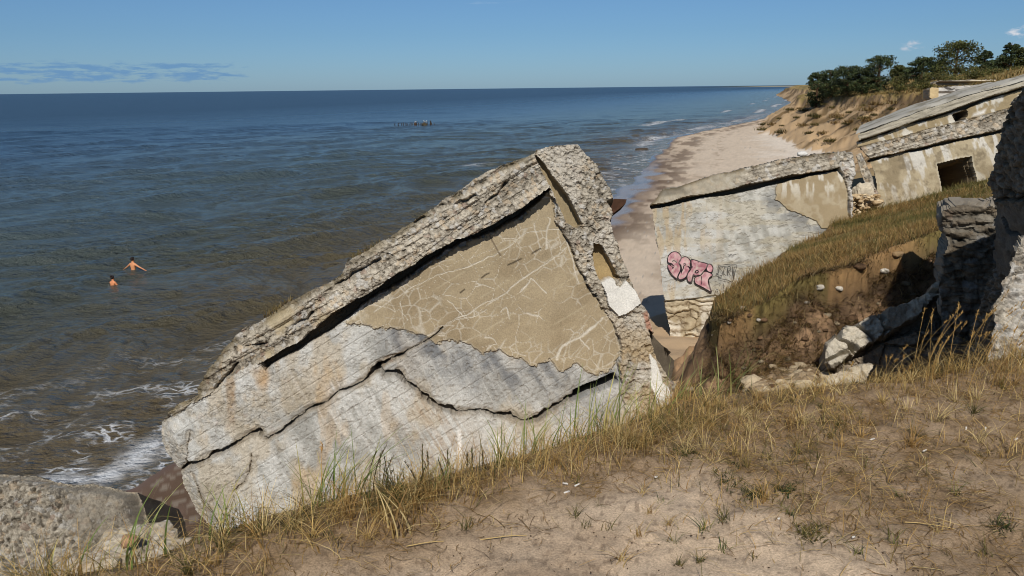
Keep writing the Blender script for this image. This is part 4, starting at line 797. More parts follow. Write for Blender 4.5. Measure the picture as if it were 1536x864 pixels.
def gully_rubble():
    rg = np.random.default_rng(3); V = []; T = []; C = []; base = 0; v0, t0 = ICO2
    i = 0
    while i < 520:
        x, y = rg.uniform(1095, 1262), rg.uniform(528, 600)
        if not inside(np.array([x]), np.array([y]), [(1120, 560), (1150, 535), (1230, 535), (1250, 560), (1235, 596), (1120, 600)])[0]: continue
        Y = rg.uniform(8.0, 9.6); p = PY(x, y, Y); z = float(gz([p[0]], [p[1]])[0]); s = rg.uniform(.025, .085)*(1.5 if rg.random() < .08 else 1)
        f = 1+0.7*(fbm(v0*1.3+i, 3, i)-.5); W = v0*f[:, None]*np.array([s, s*.8, s*.6])+np.array([p[0], p[1], z+s*.2]); V.append(W); T.append(t0+base); base += len(v0)
        C.append(np.tile(mix(lin(120, 98, 72)[None], lin(186, 168, 138)[None], np.array([rg.random()]))[0], (len(v0), 1))); i += 1
    o = link_mesh('rubble', np.concatenate(V), None, np.concatenate(T), M_ROCK, attrs={'col': np.concatenate(C)}); stuff(o); tag(o, 'heap of small crumbled concrete stones in the hollow below the dirt bank', 'rubble')
    V = []; T = []; C = []; base = 0
    for i in range(520):
        x, y = rg.uniform(1273, 1320), rg.uniform(292, 356); p = PY(x, y, 27.2+rg.uniform(0, .8)); s = rg.uniform(.03, .10)*(1.6 if rg.random() < .08 else 1)
        W = v0*(1+0.7*(fbm(v0*1.3+i, 3, i)-.5))[:, None]*np.array([s, s*.8, s*.6])+p; V.append(W); T.append(t0+base); base += len(v0); C.append(np.tile(mix(lin(168, 142, 106)[None], lin(206, 186, 152)[None], np.array([rg.random()]))[0], (len(v0), 1)))
    o = link_mesh('rubble', np.concatenate(V), None, np.concatenate(T), M_ROCK, attrs={'col': np.concatenate(C)}); stuff(o); tag(o, 'sandy rubble filling the gap between the two bunkers', 'rubble')
gully_rubble()

def clods():
    rg = np.random.default_rng(8); V = []; T = []; C = []; base = 0; v0, t0 = ICO2; i = 0
    while i < 420:
        a, b = np.array(MOUND[rg.integers(1, 10)]), None; k = rg.integers(1, 10); a = np.array(MOUND[k]); b = np.array(MOUND[k+1]); p = a+(b-a)*rg.random(); y = p[1]-0.15-rg.random()**1.3*1.6; x = p[0]+rg.normal(0, .2)
        z = float(gz([x], [y])[0]); s = rg.uniform(.02, .06)*(1.8 if rg.random() < .08 else 1); W = v0*(1+.9*(fbm(v0*1.3+i, 3, i)-.5))[:, None]*np.array([s, s*.8, s*.6])+np.array([x, y, z+s*.15]); V.append(W); T.append(t0+base); base += len(v0)
        C.append(np.tile((lin(104, 80, 58) if rg.random() < .82 else lin(150, 136, 112))*rg.uniform(.6, 1.2), (len(v0), 1))); i += 1
    o = link_mesh('clods', np.concatenate(V), None, np.concatenate(T), M_ROCK, attrs={'col': np.concatenate(C)}); stuff(o); tag(o, 'clods of soil and small stones strewn down the dirt bank', 'clods')
clods()
# ------------------------------------------------------------------ grass
def blades(base, h, lean, az, w, col, segs=4, tipcol=None, droop=1.0):
    """flat tapering curved blades; returns V, quads, colours"""
    n = len(base); h = np.asarray(h); t = np.linspace(0, 1, segs+1)
    dirv = np.stack([np.cos(az), np.sin(az), 0*az], 1); face = np.stack([-np.sin(az), np.cos(az), 0*az], 1)
    twist = RNG.uniform(-1, 1, n); face = face*np.cos(twist)[:, None]+dirv*np.sin(twist)[:, None]
    V = np.zeros((n, segs+1, 2, 3)); C = np.zeros((n, segs+1, 2, 3))
    for k, tt in enumerate(t):
        up = h*tt*(1-0.35*lean*tt*droop); out = h*lean*tt**1.8
        p = base+dirv*out[:, None]; p = p+np.stack([0*up, 0*up, up], 1)
        ww = w*(1-tt)**0.7*0.5+0.0003
        V[:, k, 0] = p-face*ww[:, None]; V[:, k, 1] = p+face*ww[:, None]
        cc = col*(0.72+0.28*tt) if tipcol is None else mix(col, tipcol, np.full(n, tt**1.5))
        C[:, k] = cc[:, None, :]
    I = np.arange(n*(segs+1)*2).reshape(n, segs+1, 2)
    q = np.stack([I[:, :-1, 0], I[:, :-1, 1], I[:, 1:, 1], I[:, 1:, 0]], -1).reshape(-1, 4)
    return V.reshape(-1, 3), q, C.reshape(-1, 3)
def join(parts):
    V, Q, C, b = [], [], [], 0
    for v, q, c in parts: V.append(v); Q.append(q+b); C.append(c); b += len(v)
    return np.concatenate(V), np.concatenate(Q), np.concatenate(C)
DRY = np.array([lin(196, 166, 104), lin(176, 142, 84), lin(156, 122, 70), lin(208, 184, 128), lin(134, 104, 60)])
GRN = np.array([lin(112, 118, 56), lin(92, 102, 48), lin(136, 134, 72), lin(78, 92, 44)])
OLV = np.array([lin(104, 98, 50), lin(124, 112, 60), lin(88, 86, 44), lin(146, 124, 70)])
def pick(pal, n, p=None): return pal[RNG.choice(len(pal), n, p=p)]*RNG.uniform(.75, 1.2, n)[:, None]
def scatter_xy(n, x0, x1, y0, y1): return RNG.uniform(x0, x1, n), RNG.uniform(y0, y1, n)
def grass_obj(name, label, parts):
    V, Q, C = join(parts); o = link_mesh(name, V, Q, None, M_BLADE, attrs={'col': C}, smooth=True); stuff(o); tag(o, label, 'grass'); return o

def rim_grass():
    # d > 0 inside the standing ground; distance from the rim decides how much grows
    x, y = scatter_xy(420000, -3.2, 6.5, 1.6, 6.0); d = sd(x, y, RIM); n = fbm(p3(x*1.6, y*1.6), 4, 501)
    xr = ss(0.3, 1.6, x)                                        # meadow on the right, thin verge on the left
    dens = xr*(ss(1.5, 0.2, d)*ss(-0.55, -0.1, d))*0.75+(1-xr)*np.exp(-((d-0.05)/(0.20-0.08*ss(-.8, 0, x)))**2)*(2.0-0.9*ss(-.8, 0, x))
    dens = dens*(0.25+1.5*ss(0.35, 0.62, n)); k = RNG.random(len(x)) < dens*0.23
    x, y, d = x[k], y[k], d[k]; z = gz(x, y)-0.01; m = len(x)
    xr = ss(0.3, 1.6, x); edge = np.exp(-((d+0.05)/0.3)**2)
    h = RNG.uniform(.04, .12, m)*(1+0.9*edge)+0.03*xr*RNG.random(m); lean = RNG.uniform(.2, 1.6, m); flat = RNG.random(m) < 0.35*xr+.1; lean[flat] *= 2.2; h[flat] *= .8
    cut = 1-.45*ss(.85, 1.1, x)*ss(2.5, 2.1, x)*ss(.5, .2, d); h = h*cut
    g = RNG.random(m) < 0.10+0.25*ss(.5, .62, fbm(p3(x*1.2, y*1.2), 3, 502)); col = np.where(g[:, None], pick(OLV, m), pick(DRY, m, [.30, .26, .16, .20, .08])*1.12)
    o1 = blades(np.stack([x, y, z], 1), h, lean, RNG.uniform(0, 6.283, m), RNG.uniform(.0018, .0035, m), col)
    xs, ys = scatter_xy(9000, -3.0, 6.5, 1.8, 5.8); dd = sd(xs, ys, RIM); nn = fbm(p3(xs*1.3, ys*1.3), 3, 503); xq = ss(.2, 1.4, xs)
    kk = RNG.random(9000) < (xq*ss(1.15, .1, dd)*ss(-.4, -.1, dd)*.30+(1-xq)*np.exp(-((dd-.03)/.11)**2)*.42)*(.2+1.6*ss(.4, .6, nn)); xs, ys, dd = xs[kk], ys[kk], dd[kk]; nt_ = len(xs); per = RNG.integers(16, 42, nt_); ii = np.repeat(np.arange(nt_), per); m = len(ii)
    a = RNG.uniform(0, 6.283, m); rr = np.abs(RNG.normal(0, .018, m)); bx, by = xs[ii]+rr*np.cos(a), ys[ii]+rr*np.sin(a); sz = RNG.uniform(.05, .15, nt_)*(1+.5*np.exp(-((dd+.05)/.25)**2))*(1-.5*ss(.85, 1.1, xs)*ss(2.5, 2.1, xs)*ss(.5, .2, dd)); tone = pick(DRY, nt_, [.3, .26, .12, .26, .06])*1.15; gt = RNG.random(nt_) < .22; tone[gt] = pick(OLV, gt.sum())*1.05
    o2 = blades(np.stack([bx, by, gz(bx, by)-.01], 1), sz[ii]*RNG.uniform(.5, 1.1, m), RNG.uniform(.15, 1.5, m), a+RNG.normal(0, .5, m), RNG.uniform(.0016, .0032, m), tone[ii]*RNG.uniform(.7, 1.25, m)[:, None], 4)
    grass_obj('dry_grass', 'dry golden trampled grass along the edge of the standing ground', [o1, o2])
    # lying straw
    x, y = scatter_xy(110000, -2.6, 6.5, 2.0, 5.6); lm = litter_mask(x, y)*(sd(x, y, RIM) > -0.2); k = RNG.random(len(x)) < lm*0.42+0.03; x, y = x[k], y[k]; m = len(x)
    L = RNG.uniform(.02, .11, m); az = RNG.uniform(0, 6.283, m); w = RNG.uniform(.0010, .0022, m); c = pick(DRY, m, [.15, .25, .3, .05, .25])*.85; c[RNG.random(m) < .3] *= .55
    dv = np.stack([np.cos(az), np.sin(az)], 1); fv = np.stack([-np.sin(az), np.cos(az)], 1); bend = RNG.normal(0, .12, m)*L
    V = np.zeros((m, 4, 2, 3))
    for j, t in enumerate((-.5, -.17, .17, .5)):
        cx = np.stack([x, y], 1)+dv*(L*t)[:, None]+fv*(bend*(1-4*t*t))[:, None]; zz = gz(cx[:, 0], cx[:, 1])+0.004+RNG.random(m)*.008*(1-abs(t))
        for s_ in (0, 1): V[:, j, s_, :2] = cx+fv*(w*(s_-.5))[:, None]; V[:, j, s_, 2] = zz+0.0006*s_
    I = np.arange(m*8).reshape(m, 4, 2); q = np.stack([I[:, :-1, 0], I[:, :-1, 1], I[:, 1:, 1], I[:, 1:, 0]], -1).reshape(-1, 4)
    o = link_mesh('litter', V.reshape(-1, 3), q, None, M_BLADE, attrs={'col': np.repeat(c, 8, 0)}); stuff(o); tag(o, 'scattered straw and dead grass lying on the sandy ground', 'litter')
    # crumbs and grit on the bare sand
    m = 5200; x, y = scatter_xy(m, -1.6, 3.2, 2.1, 4.6); n = fbm(p3(x*1.7, y*1.7), 4, 509); k = (sd(x, y, RIM) > 0.1) & (RNG.random(m) < ss(.35, .6, n)); x, y = x[k], y[k]; m = len(x)
    s = RNG.uniform(.0015, .005, m); z = gz(x, y); o_ = np.array([(1, 0, 0), (-.5, .87, 0), (-.5, -.87, 0), (0, 0, .8)]); V = np.stack([x, y, z], 1)[:, None, :]+o_[None]*s[:, None, None]*RNG.uniform(.6, 1.4, (m, 1, 3))
    T = (np.array([(0, 1, 3), (1, 2, 3), (2, 0, 3)])[None]+np.arange(m)[:, None, None]*4).reshape(-1, 3); c = np.where((RNG.random(m) < .7)[:, None], lin(84, 66, 48)[None], lin(176, 158, 132)[None])
    o = link_mesh('debris', V.reshape(-1, 3), None, T, M_BLADE, attrs={'col': np.repeat(c, 4, 0)}); stuff(o); tag(o, 'grit, crumbs and bits of bark on the bare sand', 'debris')
rim_grass()

def mound_grass():
    x, y = scatter_xy(330000, 2, 16, 9.8, 27.5); s = sd(x, y, MOUND); n = fbm(p3(x*.9, y*.9), 4, 511)
    dens = ss(-0.12, 0.1, s)*(0.35+ss(.36, .55, n))*np.where(y < 14, 1, np.where(y < 20, .6, .35)); k = RNG.random(len(x)) < dens*.62; x, y, s = x[k], y[k], s[k]; m = len(x); z = gz(x, y)-.02
    far = ss(16, 26, y); h = RNG.uniform(.06, .20, m)*(1+.5*far)*(1+0.4*np.exp(-(s/.25)**2)); lean = RNG.uniform(.2, 1.3, m)
    dry = ss(.42, .62, fbm(p3(x*.5, y*.5, 4), 4, 512)+.10*far-.02*(x-6)); g = RNG.random(m) > dry*0.85; col = np.where(g[:, None], pick(OLV, m, [.35, .2, .3, .15]), pick(DRY, m, [.15, .3, .3, .05, .2])*.85)
    grass_obj('grass', 'olive green and straw coloured turf covering the top of the mound', [blades(np.stack([x, y, z], 1), h, lean, RNG.uniform(0, 6.283, m), RNG.uniform(.005, .010, m)*(1+.8*far), col, 3)])
    # roots and dead fringe hanging over the broken edge
    E = np.array(MOUND[1:12]); x = []; y = []; 
    for i in range(len(E)-1):
        nn = int(np.hypot(*(E[i+1]-E[i]))*1900); t = RNG.random(nn); p = E[i]+(E[i+1]-E[i])*t[:, None]; x.append(p[:, 0]+RNG.normal(0, .10, nn)); y.append(p[:, 1]-RNG.random(nn)**1.5*.95)
    x = np.concatenate(x); y = np.concatenate(y); m = len(x); z = gz(x, y)+.01; col = np.where((RNG.random(m) < .6)[:, None], pick(DRY, m)*.6, lin(70, 54, 40)[None]*RNG.uniform(.6, 1.3, m)[:, None])
    grass_obj('roots', 'dead roots and brown fringe hanging down the dirt bank', [blades(np.stack([x, y, z], 1), RNG.uniform(.05, .20, m), RNG.uniform(.8, 2.8, m), RNG.normal(-1.6, .9, m), RNG.uniform(.004, .010, m), col, 3)])
    # bank_thatch: patches of dead grass that have slid down the face
    x, y = scatter_xy(60000, 2.2, 6.5, 8.4, 10.6); s_ = -sd(x, y, MOUND); k = (s_ > 0.1) & (s_ < 1.9) & (RNG.random(60000) < ss(.50, .60, fbm(p3(x*1.7, y*1.7), 4, 515)+.20*ss(4.8, 3.2, x))*.55); x, y = x[k], y[k]; m = len(x)
    grass_obj('dry_grass', 'patches of dead brown grass slid down the face of the dirt bank', [blades(np.stack([x, y, gz(x, y)-.01], 1), RNG.uniform(.05, .16, m), RNG.uniform(.5, 2.4, m), RNG.normal(-1.7, .9, m), RNG.uniform(.004, .008, m), np.where((RNG.random(m) < .3)[:, None], pick(OLV, m)*.7, pick(DRY, m, [.15, .28, .3, .1, .17])*.9), 3)])
mound_grass()

def tuft_parts(p, n, h0, h1, spread, pal, w=(.002, .0045), lean=(.1, .9), az=None, hz=None, segs=5):
    x = p[0]+RNG.normal(0, spread, n); y = p[1]+RNG.normal(0, spread, n); z = np.full(n, p[2]) if hz is None else hz(x, y)
    a = RNG.uniform(0, 6.283, n) if az is None else RNG.normal(az[0], az[1], n)
    return blades(np.stack([x, y, z-.01], 1), RNG.uniform(h0, h1, n), RNG.uniform(*lean, n), a, RNG.uniform(*w, n), pick(pal, n), segs)
def heads(p, n, h0, h1, spread, col, az, hl=(.05, .09), lean=(.25, .7), hz=None):
    """grass stalks that carry a seed head"""
    x = p[0]+RNG.normal(0, spread, n); y = p[1]+RNG.normal(0, spread, n); z = np.full(n, p[2]) if hz is None else hz(x, y); base = np.stack([x, y, z], 1)
    h = RNG.uniform(h0, h1, n); ln = RNG.uniform(*lean, n); a = RNG.normal(az[0], az[1], n); c = np.tile(col, (n, 1))*RNG.uniform(.8, 1.15, n)[:, None]
    st = blades(base, h, ln, a, np.full(n, .0035), c, 7); dv = np.stack([np.cos(a), np.sin(a), 0*a], 1); P = []
    for i in range(n):
        k = 26; t = RNG.uniform(.84, 1.0, k); up = h[i]*t*(1-.35*ln[i]*t); out = h[i]*ln[i]*t**1.8; b = base[i]+dv[i]*out[:, None]+np.stack([0*up, 0*up, up], 1)
        P.append(blades(b, RNG.uniform(.010, .022, k), RNG.uniform(.2, .9, k), RNG.uniform(0, 6.28, k), np.full(k, .0035), np.tile(c[i]*1.15, (k, 1)), 2))
    return [st]+P
def plant(name, label, cat, p, parts, group=None):
    V, Q, C = join(parts); o = link_mesh(name, V, Q, None, M_BLADE, loc=p, attrs={'col': C}, smooth=True); return tag(o, label, cat, group)
def ray_rim(px, Y):                        # ground point under a photo column at forward distance Y
    x = float(PY(float(px), 432., Y)[0]); return np.array([x, Y, float(gz([x], [Y])[0])])
LYME = np.array([lin(140, 152, 84), lin(164, 166, 104), lin(112, 130, 62), lin(190, 178, 108)])
def clumps():
    spec = [  # px column, distance, n, hmin, hmax, spread, az, label
     (905, 3.62, 26, .14, .36, .06, (0.5, .7), 'tall green lyme grass clump where the white strip meets the ground'),
     (800, 3.42, 16, .12, .28, .05, (0.9, .8), 'loose green grass clump below the dark hole in the ruin'),
     (745, 3.25, 9, .14, .24, .02, (1.2, .9), 'small upright grass clump in front of the white mark on the wall'),
     (500, 2.98, 22, .12, .30, .05, (0.9, .7), 'dense green grass clump left of the bushy weed'),
     (455, 2.92, 12, .10, .26, .05, (2.0, .8), 'thin pale grass clump with one curling golden blade'),
     (850, 3.55, 14, .10, .26, .045, (0.7, .9), 'sparse grass clump between the two tallest green ones'),
     (975, 3.85, 14, .10, .25, .06, (1.0, .9), 'green grass clump at the foot of the tall white strip'),
     (1065, 4.15, 30, .12, .32, .10, (0.8, 1.), 'grass clump hanging over the shaded hollow beside the sand chute'),
     (300, 2.72, 12, .10, .24, .04, (1.3, .7), 'bright green grass clump at the corner of the wet sand'),
     (150, 2.55, 9, .14, .32, .06, (0.6, .5), 'few long arching blades in front of the pebbly block'),
     (60, 2.5, 6, .12, .26, .05, (0.7, .5), 'two or three long blades leaning right at the picture corner'),
     (640, 3.05, 20, .07, .17, .04, (1.0, 1.), 'short yellowish grass clump right of the bushy weed'),
     (585, 2.72, 16, .08, .20, .04, (2.4, 1.2), 'straw yellow clump with bent blades in front of the bushy weed')]
    for i, (px, Y, n, h0, h1, sp, az, lb) in enumerate(spec):
        p = ray_rim(px, Y); pal = LYME if i != 12 else DRY; parts = [tuft_parts(p, int(n*1.3), h0*1.1, h1*1.15, sp, pal, (.005, .009), (.15, .85), az, hz=gz, segs=7), tuft_parts(p, n, .05, h1*.6, sp*1.2, DRY, (.002, .004), (.3, 1.5), hz=gz)]
        if i == 4: parts += heads(p, 1, .26, .28, .01, lin(196, 150, 84), (1.4, .1), lean=(.1, .2))
        plant('grass_clump', lb, 'grass', p, parts, 'taller grass clumps along the edge')
    # tall dry stalks before the dark wall
    for px, Y, n, sp, lb in ((1430, 4.35, 16, .16, 'tall dry stalks with seed heads leaning right before the dark stub'), (1485, 4.45, 22, .14, 'densest tall golden stalks in front of the pebbly wall base'), (1335, 4.3, 9, .2, 'short scattered golden stalks before the shadowed slab')):
        p = ray_rim(px, Y); f = .62 if px == 1335 else 1
        plant('tall_grass', lb, 'grass', p, heads(p, n, .22*f, .52*f, sp, lin(186, 150, 88), (0.35, .35), hz=gz)+[tuft_parts(p, 90, .08, .26, sp*1.6, DRY, (.002, .004), (.3, 1.3), hz=gz)], 'tall dry stalks before the wall')
    # bushy weed with dark seed stems
    p = ray_rim(578, 2.93); stem = np.array([lin(92, 72, 52), lin(112, 90, 58)]); parts = [tuft_parts(p, 150, .05, .15, .045, GRN*.75, (.003, .006), (.2, 1.2), hz=gz)]
    for i in range(13):
        q = p+np.array([RNG.normal(0, .055), RNG.normal(0, .04), 0]); hh = RNG.uniform(.11, .23); ln = RNG.uniform(.05, .4); a = RNG.uniform(0, 6.28)
        parts.append(blades(q[None], np.array([hh]), np.array([ln]), np.array([a]), np.array([.005]), stem[:1], 6)); k = 60; t = RNG.uniform(.3, 1, k); up = hh*t*(1-.35*ln*t); out = hh*ln*t**1.8
        b_ = q+np.stack([math.cos(a)*out, math.sin(a)*out, up], 1); parts.append(blades(b_, RNG.uniform(.007, .016, k), RNG.uniform(.2, .8, k), RNG.uniform(0, 6.28, k), np.full(k, .003), pick(np.concatenate([stem, GRN[:2]*.7]), k), 2))
    plant('weed', 'bushy dark green weed with brown seed stems against the pale wall', 'weed', p, parts)
    p = ray_rim(685, 3.12); parts = []
    for i in range(5):
        q = p+np.array([RNG.normal(0, .06), RNG.normal(0, .03), 0]); hh = RNG.uniform(.10, .20); parts.append(blades(q[None], np.array([hh]), np.array([.3]), RNG.uniform(0, 6, 1), np.array([.004]), stem[:1], 5)); k = 40; t = RNG.uniform(.3, 1, k)
        parts.append(blades(q+np.stack([0*t, 0*t, hh*t*.9], 1), RNG.uniform(.01, .025, k), RNG.uniform(.3, .9, k), RNG.uniform(0, 6.28, k), np.full(k, .004), pick(np.concatenate([stem, GRN[:1]]), k), 2))
    plant('weed', 'thin brown stemmed weed between bushy weed and white wall mark', 'weed', p, parts)
    # dark creeping plants on the sand
    for px, py, s, lb in ((1028, 682, .10, 'dark green creeping plant where sand meets dry grass'), (1088, 722, .13, 'long dark sprawling plant below the creeping one'), (1128, 742, .07, 'small dark green end tuft of the sprawling plant'), (1176, 736, .06, 'little upright dark sprig on bare sand'), (1100, 700, .06, 'thin brown sprig between the dark creeping plants'), (1215, 800, .13, 'flat olive grass patch spreading on the open sand'), (1500, 790, .07, 'dark green tuft at the far right of the sand')):
        p = gp(px, py, 2, 6); n = int(900*s); pal = GRN*.55 if px not in (1215,) else OLV; parts = [tuft_parts(p, n, .02, .055, s*(.30 if px != 1215 else .24), pal, (.003, .006), (.4, 1.8), hz=gz, segs=3)]
        parts += [tuft_parts(p, 5, .03, .09, s*.2, np.array([lin(70, 62, 46)]), (.002, .003), (.2, 1.0), hz=gz)]
        plant('ground_plant', lb, 'plant', p, parts)
    # little tufts dotted over the sand, copies of four
    protos = []
    for i in range(4):
        z = lambda x, y: np.zeros(len(x)); parts = [tuft_parts((0, 0, 0), 12+5*i, .02, .07, .009, [OLV, GRN, DRY, OLV][i], (.0016, .003), (.2, 1.3), hz=z, segs=4)]
        V, Q, C = join(parts); protos.append(link_mesh('grass_tuft', V, Q, None, M_BLADE, attrs={'col': C}, smooth=True))
    used = set(); spots = [(895, 760), (985, 760), (1000, 790), (880, 795), (915, 800), (1015, 815), (960, 740), (1090, 780), (1110, 770), (1180, 765), (1200, 770), (1270, 765), (1330, 810), (1345, 820), (1410, 800), (1475, 690), (1300, 700), (1060, 800), (930, 840), (1015, 845), (1130, 840), (1430, 745), (1390, 700), (1150, 690), (870, 720), (790, 700), (845, 655), (1255, 640), (1480, 830), (1290, 830), (955, 800), (1045, 835), (1235, 690), (1350, 745), (660, 790), (700, 800), (1420, 835), (1080, 830), (975, 775), (860, 770)]
    for i, (px, py) in enumerate(spots):
        k = i % 4; o = protos[k] if k not in used else protos[k].copy()
        if k in used: COL.objects.link(o)
        used.add(k); p = gp(px+RNG.normal(0, 4), py+RNG.normal(0, 3), 2, 6); o.location = tuple(float(c) for c in p); o.rotation_euler = (0, 0, RNG.uniform(0, 6.28)); s = RNG.uniform(.7, 1.4); o.scale = (s, s, s)
        tag(o, 'small sparse grass tuft growing alone from the bare sand', 'grass tuft', 'small tufts dotted over the sand')
    # tufts on the roof edge of the big ruin
    n0 = unit((0.10, -0.985, 0.10)); q0 = PY(640., 480., 10.0)
    for px, py, n, h, sp, lb in ((545, 382, 240, .22, .13, 'brown tuft growing on the sloping roof edge of the big ruin'), (415, 458, 120, .13, .16, 'low ragged moss tuft farther down the same roof edge')):
        p = on_plane(px, py, q0, n0); P_ = on_plane(np.array([px-22., px+22.]), np.array([py+15., py-10.]), q0, n0); t = RNG.random(n)
        b_ = P_[0]+(P_[1]-P_[0])*t[:, None]-n0*RNG.uniform(-.02, .35, n)[:, None]; parts = [blades(b_-np.array([0, 0, .06]), RNG.uniform(h*.4, h, n), RNG.uniform(.1, .7, n), RNG.uniform(0, 6.28, n), RNG.uniform(.008, .014, n), pick(np.concatenate([OLV*.7, DRY*.5]), n), 3)]
        plant('grass_tuft', lb, 'grass tuft', p, parts)
clumps()

# ------------------------------------------------------------------ trees on the dune
def leaf_cloud(cen, rad, n, size, pal, flat=.7):
    d = RNG.normal(0, 1, (n, 3)); d /= np.linalg.norm(d, axis=1)[:, None]; r = RNG.random(n)**(1/2.2); P = np.asarray(cen)+d*r[:, None]*np.asarray(rad)
    a = RNG.normal(0, 1, (n, 3)); a /= np.linalg.norm(a, axis=1)[:, None]; b = np.cross(a, d+RNG.normal(0, .4, (n, 3))); b /= np.linalg.norm(b, axis=1)[:, None]+1e-9; s = RNG.uniform(.5, 1.2, n)[:, None]*size
    V = np.stack([P-a*s-b*s*flat, P+a*s-b*s*flat*.6, P+a*s*.8+b*s*flat, P-a*s*.7+b*s*flat*.8], 1); q = np.arange(n*4).reshape(n, 4)
    return V.reshape(-1, 3), q, np.repeat(pick(pal, n), 4, 0)
def tube(pts, rads, col, k=7):
    pts = np.asarray(pts, float); V = []; 
    for i, p in enumerate(pts):
        e = unit(pts[min(i+1, len(pts)-1)]-pts[max(i-1, 0)]); u = unit(np.cross(e, (0.3, 1, 0.1))); v = np.cross(e, u); a = np.arange(k)*2*math.pi/k
        V.append(p+rads[i]*(np.cos(a)[:, None]*u+np.sin(a)[:, None]*v))
    m = len(pts); q = [(i*k+j, i*k+(j+1) % k, (i+1)*k+(j+1) % k, (i+1)*k+j) for i in range(m-1) for j in range(k)]
    return np.concatenate(V), np.array(q), np.tile(np.asarray(col), (m*k, 1))
PINE = np.array([lin(66, 78, 44), lin(52, 64, 36), lin(80, 86, 48), lin(42, 52, 32)]); OAK = np.array([lin(84, 88, 44), lin(68, 76, 38), lin(98, 96, 52), lin(56, 62, 32)]); BUSH = np.array([lin(104, 100, 52), lin(88, 92, 46), lin(116, 104, 60), lin(74, 76, 40)])
def tree(name, label, px, Y, top, width, kind, seed, base_py=None):
    """px: photo column of the trunk, top: photo row of the tip, width: crown width in photo px"""
    global RNG
    RNG = np.random.default_rng(seed); b0 = PY(float(px), 130., Y); z0 = float(gz([b0[0]], [b0[1]])[0]); base = np.array([b0[0], b0[1], z0]); zt = PY(float(px), float(top), Y)[2]; H = zt-z0; w = width/FPX*Y
    t = thing(name, label, 'tree' if name.endswith('tree') else 'shrub', base, 'trees and shrubs on the dune'); parts = []; wood = []; pal = {'pine': PINE, 'cone': PINE, 'oak': OAK, 'bush': BUSH, 'dome': PINE}[kind]
    lean = RNG.normal(0, .05, 2); ax = lambda u: base+np.array([lean[0]*H*u, lean[1]*H*u, H*u])
    if kind != 'bush': wood.append(tube([ax(u)-np.array([0, 0, .2 if u == 0 else 0]) for u in (0, .15, .35, .6, .85, .97)], np.array([.05, .042, .036, .026, .014, .004])*H*.8, lin(96, 72, 54)))
    N = {'pine': 70, 'cone': 80, 'oak': 90, 'bush': 16, 'dome': 80}[kind]
    for i in range(N):
        if kind == 'cone': u = RNG.uniform(.12, 1.0); rr = w*.5*(1-u)**.75*RNG.uniform(.4, 1.05)+.05*w; cr = w*.19*(1.2-u)
        elif kind == 'pine': u = RNG.uniform(.08, 1.0); rr = w*.5*math.sin(min(1, (u+.12)/.75)*math.pi*.5)*math.sqrt(max(0, 1.04-u))*1.5*RNG.uniform(.2, 1.0); cr = w*RNG.uniform(.12, .20)
        elif kind in ('oak', 'dome'): u = RNG.uniform(.05, 1.0); rr = w*.48*math.sqrt(max(0, 1-((u-.50)/.56)**2))*RNG.uniform(.3, 1.0); cr = w*RNG.uniform(.11, .18)
        else: u = RNG.uniform(.15, .8); rr = w*.42*RNG.random(); cr = w*RNG.uniform(.14, .24)
        a = RNG.uniform(0, 6.283); c = ax(min(u, .97))+np.array([math.cos(a)*rr, math.sin(a)*rr, -cr*.5 if u > .9 else 0]); rad = np.array([cr*1.25, cr*1.25, cr*(.55 if kind in ('pine', 'cone') else .8)])
        parts.append(leaf_cloud(c, rad*(.82 if kind != 'bush' else 1), int(70 if kind != 'bush' else 140), .07+.008*H, pal*RNG.uniform(.65, 1.35)))
        if kind != 'bush' and i % 2 == 0: s = ax(max(.1, u-.12)); wood.append(tube([s, (s+c)/2+np.array([0, 0, .05*H]), c], np.array([.012, .008, .003])*H, lin(90, 68, 52), 5))
        elif kind == 'bush' and i % 3 == 0: wood.append(tube([base, (base+c)/2, c], [.03, .02, .01], lin(90, 72, 56), 4))
    V, Q, C = join(parts); link_mesh('crown', V, Q, None, M_LEAF, t, loc=base, attrs={'col': C})
    V, Q, C = join(wood); link_mesh('trunk' if kind != 'bush' else 'stems', V, Q, None, M_WOOD, t, loc=base, attrs={'col': C}, smooth=True)
